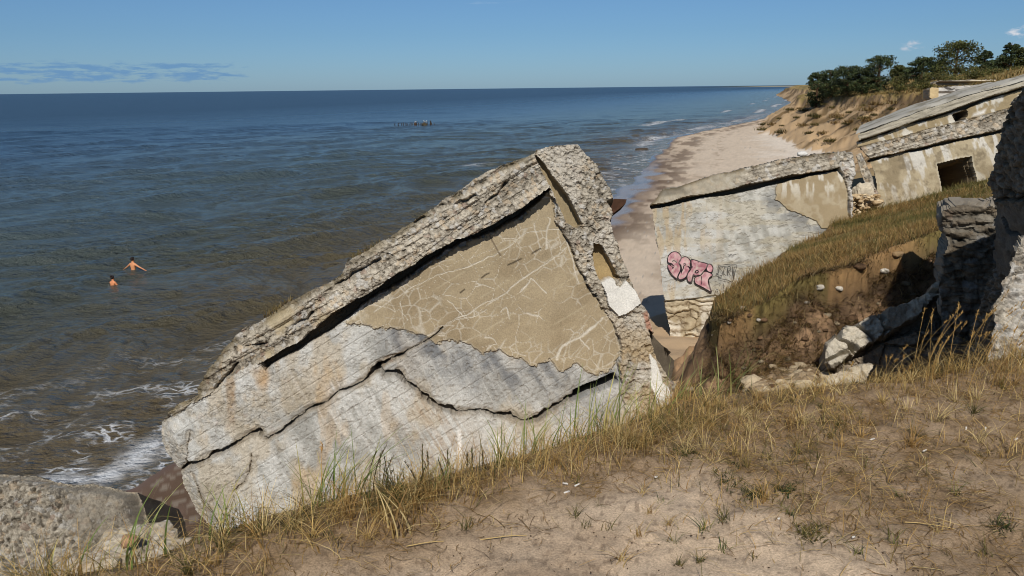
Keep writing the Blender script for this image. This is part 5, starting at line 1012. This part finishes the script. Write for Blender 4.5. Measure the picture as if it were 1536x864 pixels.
def forest():
    T = [('pine_tree', 'seaward-most low dark pine at the end of the tree row', 1226, 158, 107, 30, 'dome'), ('pine_tree', 'low rounded pine beside the seaward-most one', 1246, 152, 103, 40, 'dome'), ('pine_tree', 'dark bushy pine left of the open-crowned pine', 1271, 146, 97, 46, 'dome'),
         ('pine_tree', 'open-crowned flat-topped pine, tallest of the seaward half', 1317, 140, 80, 56, 'pine'), ('pine_tree', 'small dark pine hugging the open-crowned one on its left', 1294, 142, 100, 40, 'dome'), ('leafy_tree', 'small pale leafy tree right of the open-crowned pine', 1348, 136, 97, 26, 'oak'),
         ('pine_tree', 'mid-sized dark pine left of the big round tree', 1380, 130, 83, 42, 'pine'), ('leafy_tree', 'big round broad tree, the tallest and widest of the row', 1430, 124, 60, 66, 'oak'), ('pine_tree', 'slim pointed conifer right of the big round tree', 1472, 122, 74, 34, 'cone'),
         ('pine_tree', 'tall pointed conifer near the picture edge under the white cloud', 1512, 116, 62, 46, 'cone'), ('leafy_tree', 'rounded tree cut by the picture edge', 1538, 114, 70, 44, 'oak'), ('pine_tree', 'dark low pine filling the gap left of the tall pointed conifer', 1492, 126, 88, 36, 'pine'),
         ('pine_tree', 'dark pine behind and left of the big round tree', 1404, 134, 90, 34, 'pine'), ('pine_tree', 'dense dark pine behind the pale leafy tree', 1360, 146, 100, 44, 'dome')]
    for i, (nm, lb, px, Y, top, w, k) in enumerate(T): tree(nm, lb, px, Y, top, w, k, 900+i)
    B = [('green shrub under the seaward pines', 1262, 162, 116, 40), ('dull shrub below the open-crowned pine', 1318, 150, 116, 44), ('brown shrub right of the open-crowned pine', 1350, 120, 112, 34), ('reddish green shrub below the mid-sized pine', 1388, 116, 108, 40), ('bright green shrub below the big round tree', 1425, 110, 108, 44), ('light green shrub right of the big round tree', 1462, 108, 104, 44), ('brownish shrub under the slim conifer', 1492, 106, 106, 34), ('yellow green shrub at the picture edge', 1526, 104, 106, 40), ('low shrub at the seaward end of the row', 1236, 164, 120, 32), ('low olive shrub near the far dune edge', 1292, 160, 118, 40)]
    for i, (lb, px, Y, top, w) in enumerate(B): tree('shrub', lb, px, Y, top, w, 'bush', 940+i)
forest()
RNG = np.random.default_rng(77)
def dune_tufts():
    protos = []
    for i in range(3):
        z = lambda x, y: np.zeros(len(x)); V, Q, C = join([tuft_parts((0, 0, 0), 110, .25, .7, .32, [OLV*.7, DRY*.55, OLV*.55][i], (.05, .10), (.2, 1.2), hz=z, segs=3)]); protos.append(link_mesh('dune_tuft', V, Q, None, M_BLADE, attrs={'col': C}, smooth=True))
    spots = [(1146, 195), (1158, 190), (1170, 200), (1190, 180), (1205, 190), (1215, 198), (1230, 178), (1236, 200), (1218, 172), (1250, 165), (1255, 190), (1262, 178), (1275, 172), (1282, 184), (1240, 160), (1292, 160), (1302, 168), (1310, 175), (1296, 183), (1320, 160), (1332, 168), (1245, 215), (1256, 180), (1210, 166), (1186, 170), (1196, 160), (1180, 188), (1225, 188), (1345, 158), (1270, 190), (1288, 195), (1305, 185), (1150, 188), (1165, 180)]
    used = set(); n = 0
    for i, (px, py) in enumerate(spots):
        k = i % 3; p = gp(px+RNG.normal(0, 3), py+RNG.normal(0, 2), 40, 260)
        if p[1] > 250: continue
        o = protos[k] if k not in used else protos[k].copy()
        if k in used: COL.objects.link(o)
        used.add(k); o.location = tuple(float(c) for c in p); o.rotation_euler = (0, 0, RNG.uniform(0, 6.28)); s = RNG.uniform(.8, 1.9); o.scale = (s*1.3, s, s*.9)
        tag(o, 'dark grass tuft clinging to the eroded face of the far dune', 'grass tuft', 'tufts on the far dune face')
    # grass on top of the dune
    x, y = scatter_xy(60000, 40, 100, 75, 180); d = sd(x, y, DUNE)+RNG.normal(0, .8, 60000); k = (d > -1.5) & (RNG.random(60000) < ss(14, 0, d)*.8+.15); x, y = x[k], y[k]; m = len(x); z = gz(x, y)
    grass_obj('dune_grass', 'straw coloured grass along the top edge of the far dune', [blades(np.stack([x, y, z-.05], 1), RNG.uniform(.3, .7, m), RNG.uniform(.2, 1, m), RNG.uniform(0, 6.28, m), RNG.uniform(.05, .1, m), np.where((RNG.random(m) < .55)[:, None], pick(DRY, m)*.8, pick(OLV, m)*.9), 2)])
dune_tufts()
# ------------------------------------------------------------------ bathers
def person(label, px, py, yaw, pose, hair_col, skin, hs=1.0):
    """standing in the sea with the back to the camera; px, py: waterline point in the photo"""
    w = PZ(float(px), float(py), 0.0); Sx = pose['sink']                  # height of the water on the body
    J = {'pelvis': (0, 0, .95), 'waist': (0, 0, 1.08), 'chest': (0, .02, 1.30), 'shl': (0, .01, 1.44), 'neck': (0, .02, 1.52), 'head0': (0, .03, 1.60), 'head1': (0, .04, 1.70), 'crown': (0, .03, 1.79)}
    P, E, Rd = [], [], []
    def vert(p, r, parent=None):
        P.append(p); Rd.append(r); 
        if parent is not None: E.append((parent, len(P)-1))
        return len(P)-1
    pel = vert(J['pelvis'], (.155, .11)); wa = vert(J['waist'], (.135, .095), pel); ch = vert(J['chest'], (.165, .115), wa); sh = vert(J['shl'], (.13, .09), ch); ne = vert(J['neck'], (.055, .055), sh); h0 = vert(J['head0'], (.068, .078), ne); h1 = vert(J['head1'], (.078, .092), h0); vert(J['crown'], (.05, .06), h1)
    for s in (-1, 1):
        a = vert((s*.17, .01, 1.42), (.062, .062), sh); el = pose['elbow'][0 if s < 0 else 1]; wr = pose['wrist'][0 if s < 0 else 1]
        b_ = vert(el, (.042, .042), a); c_ = vert(wr, (.028, .030), b_); d = np.array(wr)-np.array(el); d = d/np.linalg.norm(d)
        hd = vert(tuple(np.array(wr)+d*.07), (.036, .018), c_)
        sd_ = np.cross(d, (0, 0, 1)); sd_ = sd_/np.linalg.norm(sd_)
        for f, (o_, l_) in enumerate(((-.030, .075), (-.010, .09), (.010, .085), (.030, .065))): vert(tuple(np.array(wr)+d*(.09+l_)+sd_*o_*1.2), (.010, .010), hd)
        vert(tuple(np.array(wr)+d*.09+sd_*.06), (.011, .011), c_)
        hip = vert((s*.10, 0, .88), (.10, .10), pel); kn = vert((s*.12, -.02, .48), (.062, .062), hip); an = vert((s*.13, .02, .09), (.042, .042), kn); vert((s*.14, .16, .03), (.04, .03), an)
    me = bpy.data.meshes.new('person'); me.from_pydata([tuple(np.array(p)*hs) for p in P], E, []); o = bpy.data.objects.new('person', me); COL.objects.link(o)
    sk = o.modifiers.new('skin', 'SKIN'); sk.use_smooth_shade = True
    for i, v in enumerate(me.skin_vertices[0].data): v.radius = (Rd[i][0]*hs, Rd[i][1]*hs); v.use_root = (i == 0)
    su = o.modifiers.new('sub', 'SUBSURF'); su.levels = 2; su.render_levels = 2
    bpy.context.view_layer.update(); dg = bpy.context.evaluated_depsgraph_get(); m2 = bpy.data.meshes.new_from_object(o.evaluated_get(dg)); o.modifiers.clear(); o.data = m2
    n = len(m2.vertices); V = np.zeros(n*3); m2.vertices.foreach_get('co', V); V = V.reshape(-1, 3); c = np.tile(skin, (n, 1)); hz = V[:, 2] < 1.0*hs; c[hz & (V[:, 2] > .72*hs) & (np.abs(V[:, 0]) < .24)] = lin(60, 44, 40)
    # face: nose, brow and ears as gentle swellings
    hd = V[:, 2] > 1.56*hs; nose = np.exp(-(((V[:, 0])/.018)**2+((V[:, 2]-1.665*hs)/.03)**2)); V[:, 1] += np.where(hd & (V[:, 1] > .03), .03*nose, 0); m2.vertices.foreach_set('co', V.ravel())
    at = m2.attributes.new('col', 'FLOAT_COLOR', 'POINT'); at.data.foreach_set('color', np.concatenate([c, np.ones((n, 1))], 1).astype(np.float32).ravel()); m2.materials.clear(); m2.materials.append(M_SKIN)
    o.location = (float(w[0]), float(w[1]), -Sx*hs); o.rotation_euler = (0, 0, yaw); tag(o, label, 'person', 'bathers in the sea')
    v, t = ICO3; hm = v*np.array([.092, .108, .11])*hs; hm = hm[:]; hm[:, 1] -= np.where(v[:, 2] < 0, .012, 0); keep = ~((v[:, 1] > .25) & (v[:, 2] < .35)); hm[~keep] *= .75
    hm = hm*(1+.1*(fbm(v*4, 3, 3)-.5))[:, None]+np.array([0, .018, 1.715])*hs; link_mesh('hair', hm, None, t, M_PLAIN, o, attrs={'col': np.tile(hair_col, (len(v), 1))}, smooth=True)
    if pose.get('bun'): link_mesh('hair_bun', v*.05+np.array([0, -.08, 1.80])*hs, None, t, M_PLAIN, o, attrs={'col': np.tile(hair_col, (len(v), 1))}, smooth=True)
    return o
person('person wading waist deep with both arms spread out, bare back, short dark hair', 200.5, 408, -0.38, dict(sink=1.0, elbow=((-.40, .02, 1.26), (.40, .02, 1.30)), wrist=((-.64, .06, 1.14), (.66, .06, 1.18))), lin(36, 28, 24), lin(206, 140, 96), 1.08)
person('person sunk to the chest nearer the shore, bare shoulders and dark hair in a bun', 170, 430, -0.42, dict(sink=1.18, elbow=((-.30, .10, 1.16), (.30, .10, 1.16)), wrist=((-.32, .30, 1.05), (.32, .30, 1.05)), bun=True), lin(40, 30, 26), lin(210, 136, 92), 0.95)

# ------------------------------------------------------------------ remains of a jetty far out
def piles():
    rg = np.random.default_rng(17); xs = [592.5, 598, 602.5, 605.5, 609, 611, 615, 617.5, 619.5, 625.5, 628, 630.5, 632.5, 642, 645.5, 647.5, 651.5]
    for i, x in enumerate(xs):
        w = PZ(x, 188.6-0.011*(x-620)+rg.normal(0, .25), 0.0); s = float(w[1])/FPX; h = rg.uniform(3.4, 5.6)*s; r = rg.uniform(.40, .75)*s*(2.1 if i == 14 else 1); h *= 1.35 if i == 14 else 1
        P = [np.array([rg.normal(0, .03)*k, rg.normal(0, .03)*k, z]) for k, z in enumerate((-1.2, 0, h*.5, h*.95, h))]
        V, Q, C = tube(P, [r*1.05, r, r*.95, r*.85, r*.35], lin(56, 48, 40), 8); V[-8:, 2] += rg.normal(0, .1, 8); C = C*(.7+.6*fbm(V, 3, i))[:, None]
        o = link_mesh('jetty_pile', V, Q, None, M_WOOD, attrs={'col': C}, smooth=False); o.location = tuple(float(c) for c in w)
        tag(o, 'thick dark pile, stoutest of the jetty remains, near their right end' if i == 14 else 'weathered dark timber pile of the ruined jetty standing in open water', 'pile', 'piles of the ruined jetty')
    for x, wd, h, c, lb in ((622.8, 4.2, 5.0, lin(70, 54, 44), 'reddish brown boulder among the jetty piles'), (637, 7.2, 5.2, lin(70, 62, 46), 'broad mossy ochre boulder among the jetty piles')):
        w = PZ(x, 188.6, 0.0); s = float(w[1])/FPX; stone(lb, w+np.array([0, .3, h*.3*s]), (wd*.5*s, wd*.4*s, h*.6*s), 140+int(x), c, 'boulder', 'boulder')
    for x, y, lb in ((622.6, 181.6, 'pale gull perched on the reddish boulder'), (636.5, 180.4, 'pale gull perched on the left of the ochre boulder'), (639.2, 180.6, 'pale gull perched on the right of the ochre boulder')):
        w = PZ(x, 188.6, 0.0); s = float(w[1])/FPX; b_ = PY(float(x), float(y)+1.6, float(w[1])); v, t = ICO3
        body = v*np.array([.34, .16, .16]); body[:, 2] += .10*v[:, 0]*(v[:, 0] > 0); tail = v[:, 0] < -.6; body[tail, 2] *= .5; head = v*np.array([.10, .09, .09])+np.array([.30, 0, .24]); neck = v*np.array([.10, .08, .14])+np.array([.25, 0, .14]); beak = v*np.array([.09, .02, .02])+np.array([.43, 0, .22]); leg = v*np.array([.015, .015, .14])+np.array([.02, .03, -.24]); leg2 = leg+np.array([0, -.07, 0])
        V = np.concatenate([body, neck, head, beak, leg, leg2]); Tt = np.concatenate([t+i*len(v) for i in range(6)]); C = np.repeat(np.array([lin(160, 160, 158), lin(180, 180, 178), lin(190, 190, 188), lin(200, 160, 60), lin(190, 140, 90), lin(190, 140, 90)]), len(v), 0); C[:len(v)][v[:, 2] > .3] = lin(130, 134, 140)
        o = link_mesh('gull', V*0.95, None, Tt, M_PLAIN, attrs={'col': C}, smooth=True); o.location = tuple(float(c) for c in b_); o.rotation_euler = (0, 0, RNG.uniform(0, 6)); tag(o, lb, 'bird', 'gulls on the jetty remains')
piles()

# ------------------------------------------------------------------ small things lying about
def litter_things():
    spots = [(848, 727, 'on bare sand, upper left of three together'), (866, 730, 'on bare sand, lying level, right of three together'), (850, 741, 'on bare sand, lowest of three together'), (1064, 676, 'by the dark creeping plant'), (1308, 661, 'on dry grass, lying level'), (1387, 678, 'on dry grass right of the level one'), (1449, 645, 'high in the dry grass, standing steep'), (1478, 646, 'faint, right of the steep one'), (1462, 702, 'lowest in the dry grass on the right'), (1524, 661, 'nearest the right picture edge'), (984, 718, 'pale and crushed, on sand below the creeping plant'), (1168, 780, 'small and crushed on the open sand'), (1280, 808, 'crumpled, on the olive grass patch'), (688, 808, 'alone on the open sand, lower middle')]
    for i, (px, py, lb) in enumerate(spots):
        p = gp(px, py, 2, 6); L = RNG.uniform(.020, .028) if i not in (10, 11, 12, 13) else .013; r = .0040; a = RNG.uniform(-.6, .6)+(1.2 if 'steep' in lb else 0); d = np.array([math.cos(a), math.sin(a), .08 if 'steep' not in lb else .7]); d = d/np.linalg.norm(d)
        c0 = p+np.array([0, 0, .005]); V, Q, C = tube([c0-d*L/2*1.001, c0-d*L/2, c0-d*.1*L, c0+d*.25*L, c0+d*L/2, c0+d*L/2*1.001], [.0002, r, r*.96, r, r*.85, .0002], lin(206, 200, 190), 9); V = V+.0009*(fbm(V*400, 2, i)[:, None]-.5)
        k = ((V-c0)@d) > .30*L; C[k] = lin(196, 172, 138) if i % 2 else lin(216, 210, 200)
        o = link_mesh('cigarette_butt', V, Q, None, M_PLAIN, loc=p, attrs={'col': C}, smooth=True); tag(o, 'white cigarette butt '+lb, 'cigarette butt', 'cigarette butts on the ground')
    for (x0, y0, x1, y1, lb) in ((1355, 785, 1432, 796, 'straight pale straw lying on the open sand at the right'), (610, 822, 690, 812, 'long greenish straw lying on the sand at the lower left'), (1072, 678, 1115, 683, 'straw lying beside the dark creeping plant'), (715, 812, 790, 806, 'thin straw lying on the sand, right of the greenish one'), (1330, 610, 1310, 590, 'leaning broken straw in front of the lowest slab')):
        a, b_ = gp(x0, y0, 2, 6), gp(x1, y1, 2, 6); n = 8; t = np.linspace(0, 1, n)[:, None]; P = a+(b_-a)*t; P[:, 2] = gz(P[:, 0], P[:, 1])+.004+.006*np.sin(t[:, 0]*3.1); V, Q, C = tube(P, np.linspace(.0022, .0012, n), lin(206, 178, 118), 6)
        o = link_mesh('straw', V, Q, None, M_BLADE, loc=a, attrs={'col': C}, smooth=True); tag(o, lb, 'straw')
litter_things()

# ------------------------------------------------------------------ far things on the dune
def dune_things():
    # pale broken wall and long flat slab at the top of the dune
    p0 = PY(1420., 136., 78.); n = unit((-.1, -.99, .1)); out = roughen([(1394, 133), (1397, 131), (1412, 131.5), (1425, 129.5), (1450, 128), (1470, 127), (1475, 150), (1400, 150), (1394, 146)], 1.0, 71, 2)
    def fun(px, py, W):
        mf = fbm(W*1.5, 4, 601); left = px < 1408; c = np.where(left[:, None], lin(186, 164, 124)[None], lin(196, 192, 184)[None])*(.75+.5*mf)[:, None]; dk = ss(.50, .58, fbm(np.stack([px/9, py/2.5, 0*px], -1), 4, 602))*(~left)*ss(138, 136, py); c = mix(c, lin(60, 56, 54)[None], dk*.9); return .2*(mf-.5)-.25*ss(136, 140, py)*(~left), c, np.zeros(len(px), int)
    t = thing('broken_wall', 'small pale broken wall with dark marks at the top of the dune', 'wall', PY(1430., 150., 78.)); plate(t, {0: 'wall'}, out, p0, n, .6, fun, 1.5, seed=72, rim_noise=.2)
    p0 = PY(1450., 122., 88.); out = roughen([(1402, 124), (1409, 121.5), (1440, 120.6), (1490, 119.8), (1560, 119.3), (1600, 119), (1600, 126), (1430, 126), (1412, 126)], .7, 73, 2)
    def fun2(px, py, W):
        mf = fbm(W*1.2, 4, 611); c = mix(lin(196, 184, 160)[None], lin(130, 118, 98)[None], ss(121.8, 123, py+mf))*(.8+.4*mf)[:, None]; return .15*(mf-.5)-.5*ss(121.8, 123, py), c, np.zeros(len(px), int)
    t = thing('concrete_slab', 'long flat pale slab on top of the dune in front of the shrubs', 'concrete slab', PY(1450., 126., 88.)); plate(t, {0: 'slab'}, out, p0, unit((0, -.97, .25)), .6, fun2, 3.0, seed=74, ddir=(.3, 1, 0), rim_noise=.2)
    for px, top, bot, lb in ((1280.5, 120, 130.5, 'tallest pale wooden post at the dune edge before the pines'), (1292.5, 120.5, 127, 'thin pale post right of the tallest one, left of a pair'), (1295.3, 120, 127, 'thin pale post right of the tallest one, right of a pair'), (1309, 121, 126, 'short pale post under the open-crowned pine')):
        Ys = np.linspace(100, 240, 281); Q_ = PY(np.full(281, float(px)), np.full(281, float(bot)), Ys); k_ = int(np.argmin(np.abs(Q_[:, 2]-gz(Q_[:, 0], Q_[:, 1])))); p = Q_[k_]; z0 = float(gz([p[0]], [p[1]])[0]); zt = PY(float(px), float(top), float(p[1]))[2]; r = .09 if 'tallest' in lb else .05; zt = max(zt, z0+.5)
        V, Q, C = tube([(p[0], p[1], z0-.4), (p[0], p[1], (z0+zt)/2), (p[0]+.03, p[1], zt-.03), (p[0]+.03, p[1], zt)], [r, r, r*.95, .01], lin(190, 174, 140), 8); o = link_mesh('wooden_post', V, Q, None, M_WOOD, loc=(p[0], p[1], z0), attrs={'col': C}); tag(o, lb, 'post', 'pale posts on the dune')
    p = PZ(963., 224., 0.0); stone('dark flat boulder awash beside the wet sand strip', p, (1.1, .6, .25), 161, lin(70, 60, 50), 'boulder', 'boulder')
    for x, y in ((905, 232), (973, 196)): pass
dune_things()
# ------------------------------------------------------------------ light, sky, camera
SUN_AZ = math.radians(SUN_AZ_DEG); SUN_EL = math.radians(SUN_EL_DEG)
sdir = Vector((math.sin(SUN_AZ)*math.cos(SUN_EL), math.cos(SUN_AZ)*math.cos(SUN_EL), math.sin(SUN_EL)))
ld = bpy.data.lights.new('sun', 'SUN'); ld.energy = 4.1; ld.angle = math.radians(0.5); ld.color = (1.0, 0.96, 0.90)
lo = bpy.data.objects.new('sun', ld); COL.objects.link(lo); lo.location = (20, -30, 60); lo.rotation_euler = sdir.to_track_quat('Z', 'Y').to_euler()
w = bpy.data.worlds.new('World'); SC.world = w; w.use_nodes = True; nt = w.node_tree; L = nt.links
bg = nt.nodes['Background']; sky = add(nt, 'ShaderNodeTexSky', sky_type='NISHITA')
sky.sun_disc = False; sky.sun_elevation = SUN_EL; sky.sun_rotation = SUN_AZ; sky.air_density = 1.0; sky.dust_density = 0.25; sky.ozone_density = 2.2; sky.altitude = 10
tc = add(nt, 'ShaderNodeTexCoord'); sp = add(nt, 'ShaderNodeSeparateXYZ'); L.new(tc.outputs['Generated'], sp.inputs[0])
def math_n(op, a, b=None, c=None):
    n = add(nt, 'ShaderNodeMath', operation=op)
    for i, v in enumerate((a, b, c)):
        if v is None: continue
        if isinstance(v, (int, float)): n.inputs[i].default_value = v
        else: L.new(v, n.inputs[i])
    return n.outputs[0]
azn = math_n('MULTIPLY', math_n('ARCTAN2', sp.outputs[0], sp.outputs[1]), 57.2958)
eln = math_n('MULTIPLY', math_n('ARCSINE', sp.outputs[2]), 57.2958)
def window(v, lo, hi, soft):
    a = add(nt, 'ShaderNodeMapRange', interpolation_type='SMOOTHSTEP'); a.inputs['From Min'].default_value = lo-soft; a.inputs['From Max'].default_value = lo+soft; L.new(v, a.inputs['Value'])
    b = add(nt, 'ShaderNodeMapRange', interpolation_type='SMOOTHSTEP'); b.inputs['From Min'].default_value = hi+soft; b.inputs['From Max'].default_value = hi-soft; L.new(v, b.inputs['Value'])
    return math_n('MULTIPLY', a.outputs[0], b.outputs[0])
def cloud(col_prev, az0, az1, saz, el0, el1, sel, sx, sy, t0, t1, colour, amount, seed):
    cb = add(nt, 'ShaderNodeCombineXYZ'); L.new(math_n('MULTIPLY', azn, sx), cb.inputs[0]); L.new(math_n('MULTIPLY', eln, sy), cb.inputs[1]); cb.inputs[2].default_value = seed
    n = add(nt, 'ShaderNodeTexNoise', Scale=1.0, Detail=6.0, Roughness=0.6); L.new(cb.outputs[0], n.inputs['Vector'])
    mk = math_n('MULTIPLY', window(azn, az0, az1, saz), window(eln, el0, el1, sel))
    t = add(nt, 'ShaderNodeMapRange', interpolation_type='SMOOTHSTEP'); t.inputs['From Min'].default_value = t0; t.inputs['From Max'].default_value = t1; L.new(math_n('MULTIPLY_ADD', mk, 0.35, n.outputs['Fac']), t.inputs['Value'])
    f = math_n('MULTIPLY', math_n('MULTIPLY', t.outputs[0], mk), amount)
    m = add(nt, 'ShaderNodeMix', data_type='RGBA'); L.new(f, m.inputs[0]); L.new(col_prev, m.inputs[6])
    if isinstance(colour, tuple): m.inputs[7].default_value = (*colour, 1)
    return m.outputs[2]
S0 = 1/SKY_STR
rmp = add(nt, 'ShaderNodeValToRGB'); e = rmp.color_ramp.elements          # clear blue air: cooler than the model near the horizon
e[0].position = 0.0; e[0].color = (0.55, 0.88, 1.5, 1); e[1].position = 1.0; e[1].color = (1, 1, 1, 1)
for p_, c_ in ((0.08, (0.55, 0.86, 1.32)), (0.25, (0.70, 0.97, 1.25)), (0.55, (0.85, 1.0, 1.1))):
    k_ = e.new(p_); k_.color = (*c_, 1)
L.new(math_n('DIVIDE', eln, 45.0), rmp.inputs['Fac'])
tm = add(nt, 'ShaderNodeMix', data_type='RGBA', blend_type='MULTIPLY'); tm.inputs[0].default_value = 1.0
L.new(sky.outputs['Color'], tm.inputs[6]); L.new(rmp.outputs['Color'], tm.inputs[7]); c = tm.outputs[2]
c = cloud(c, -34, -17.5, 1.5, 0.5, 1.95, 0.35, 0.55, 3.4, 0.76, 0.92, (0.125*S0, 0.275*S0, 0.50*S0), 0.8, 3.0)
c = cloud(c, 25.0, 26.3, 0.5, 1.9, 2.6, 0.3, 1.6, 3.0, 0.70, 0.95, (0.60*S0, 0.62*S0, 0.68*S0), 0.75, 8.0)
c = cloud(c, 30.5, 32.0, 0.6, 1.9, 2.6, 0.4, 1.1, 4.0, 0.74, 0.95, (0.30*S0, 0.42*S0, 0.60*S0), 0.8, 12.0)
c = cloud(c, 30.6, 31.8, 0.5, 2.5, 3.25, 0.3, 1.3, 3.0, 0.70, 0.95, (0.72*S0, 0.72*S0, 0.76*S0), 0.9, 15.0)
c = cloud(c, -5, 3, 3, 5.3, 6.0, .5, 0.4, 3.0, 0.8, 1.0, (0.35*S0, 0.50*S0, 0.68*S0), 0.35, 25.0)
L.new(c, bg.inputs['Color']); bg.inputs['Strength'].default_value = SKY_STR
cd = bpy.data.cameras.new('camera'); co = bpy.data.objects.new('camera', cd); COL.objects.link(co)
cd.sensor_width = 36; cd.lens = 36*FPX/1536; cd.clip_start = 0.05; cd.clip_end = 60000
R = Matrix((Vector(_r), Vector(_u), Vector(-_f))).transposed(); co.matrix_world = Matrix.Translation(Vector(CAM)) @ R.to_4x4(); SC.camera = co
SC.view_settings.view_transform = 'Standard'; SC.view_settings.look = 'None'; SC.view_settings.gamma = 1; SC.view_settings.exposure = EXPO
SC.view_settings.use_curve_mapping = False
SC.cycles.max_bounces = 5; SC.cycles.diffuse_bounces = 3; SC.cycles.glossy_bounces = 3; SC.cycles.transparent_max_bounces = 4; SC.cycles.use_denoising = True; SC.cycles.filter_width = 1.0
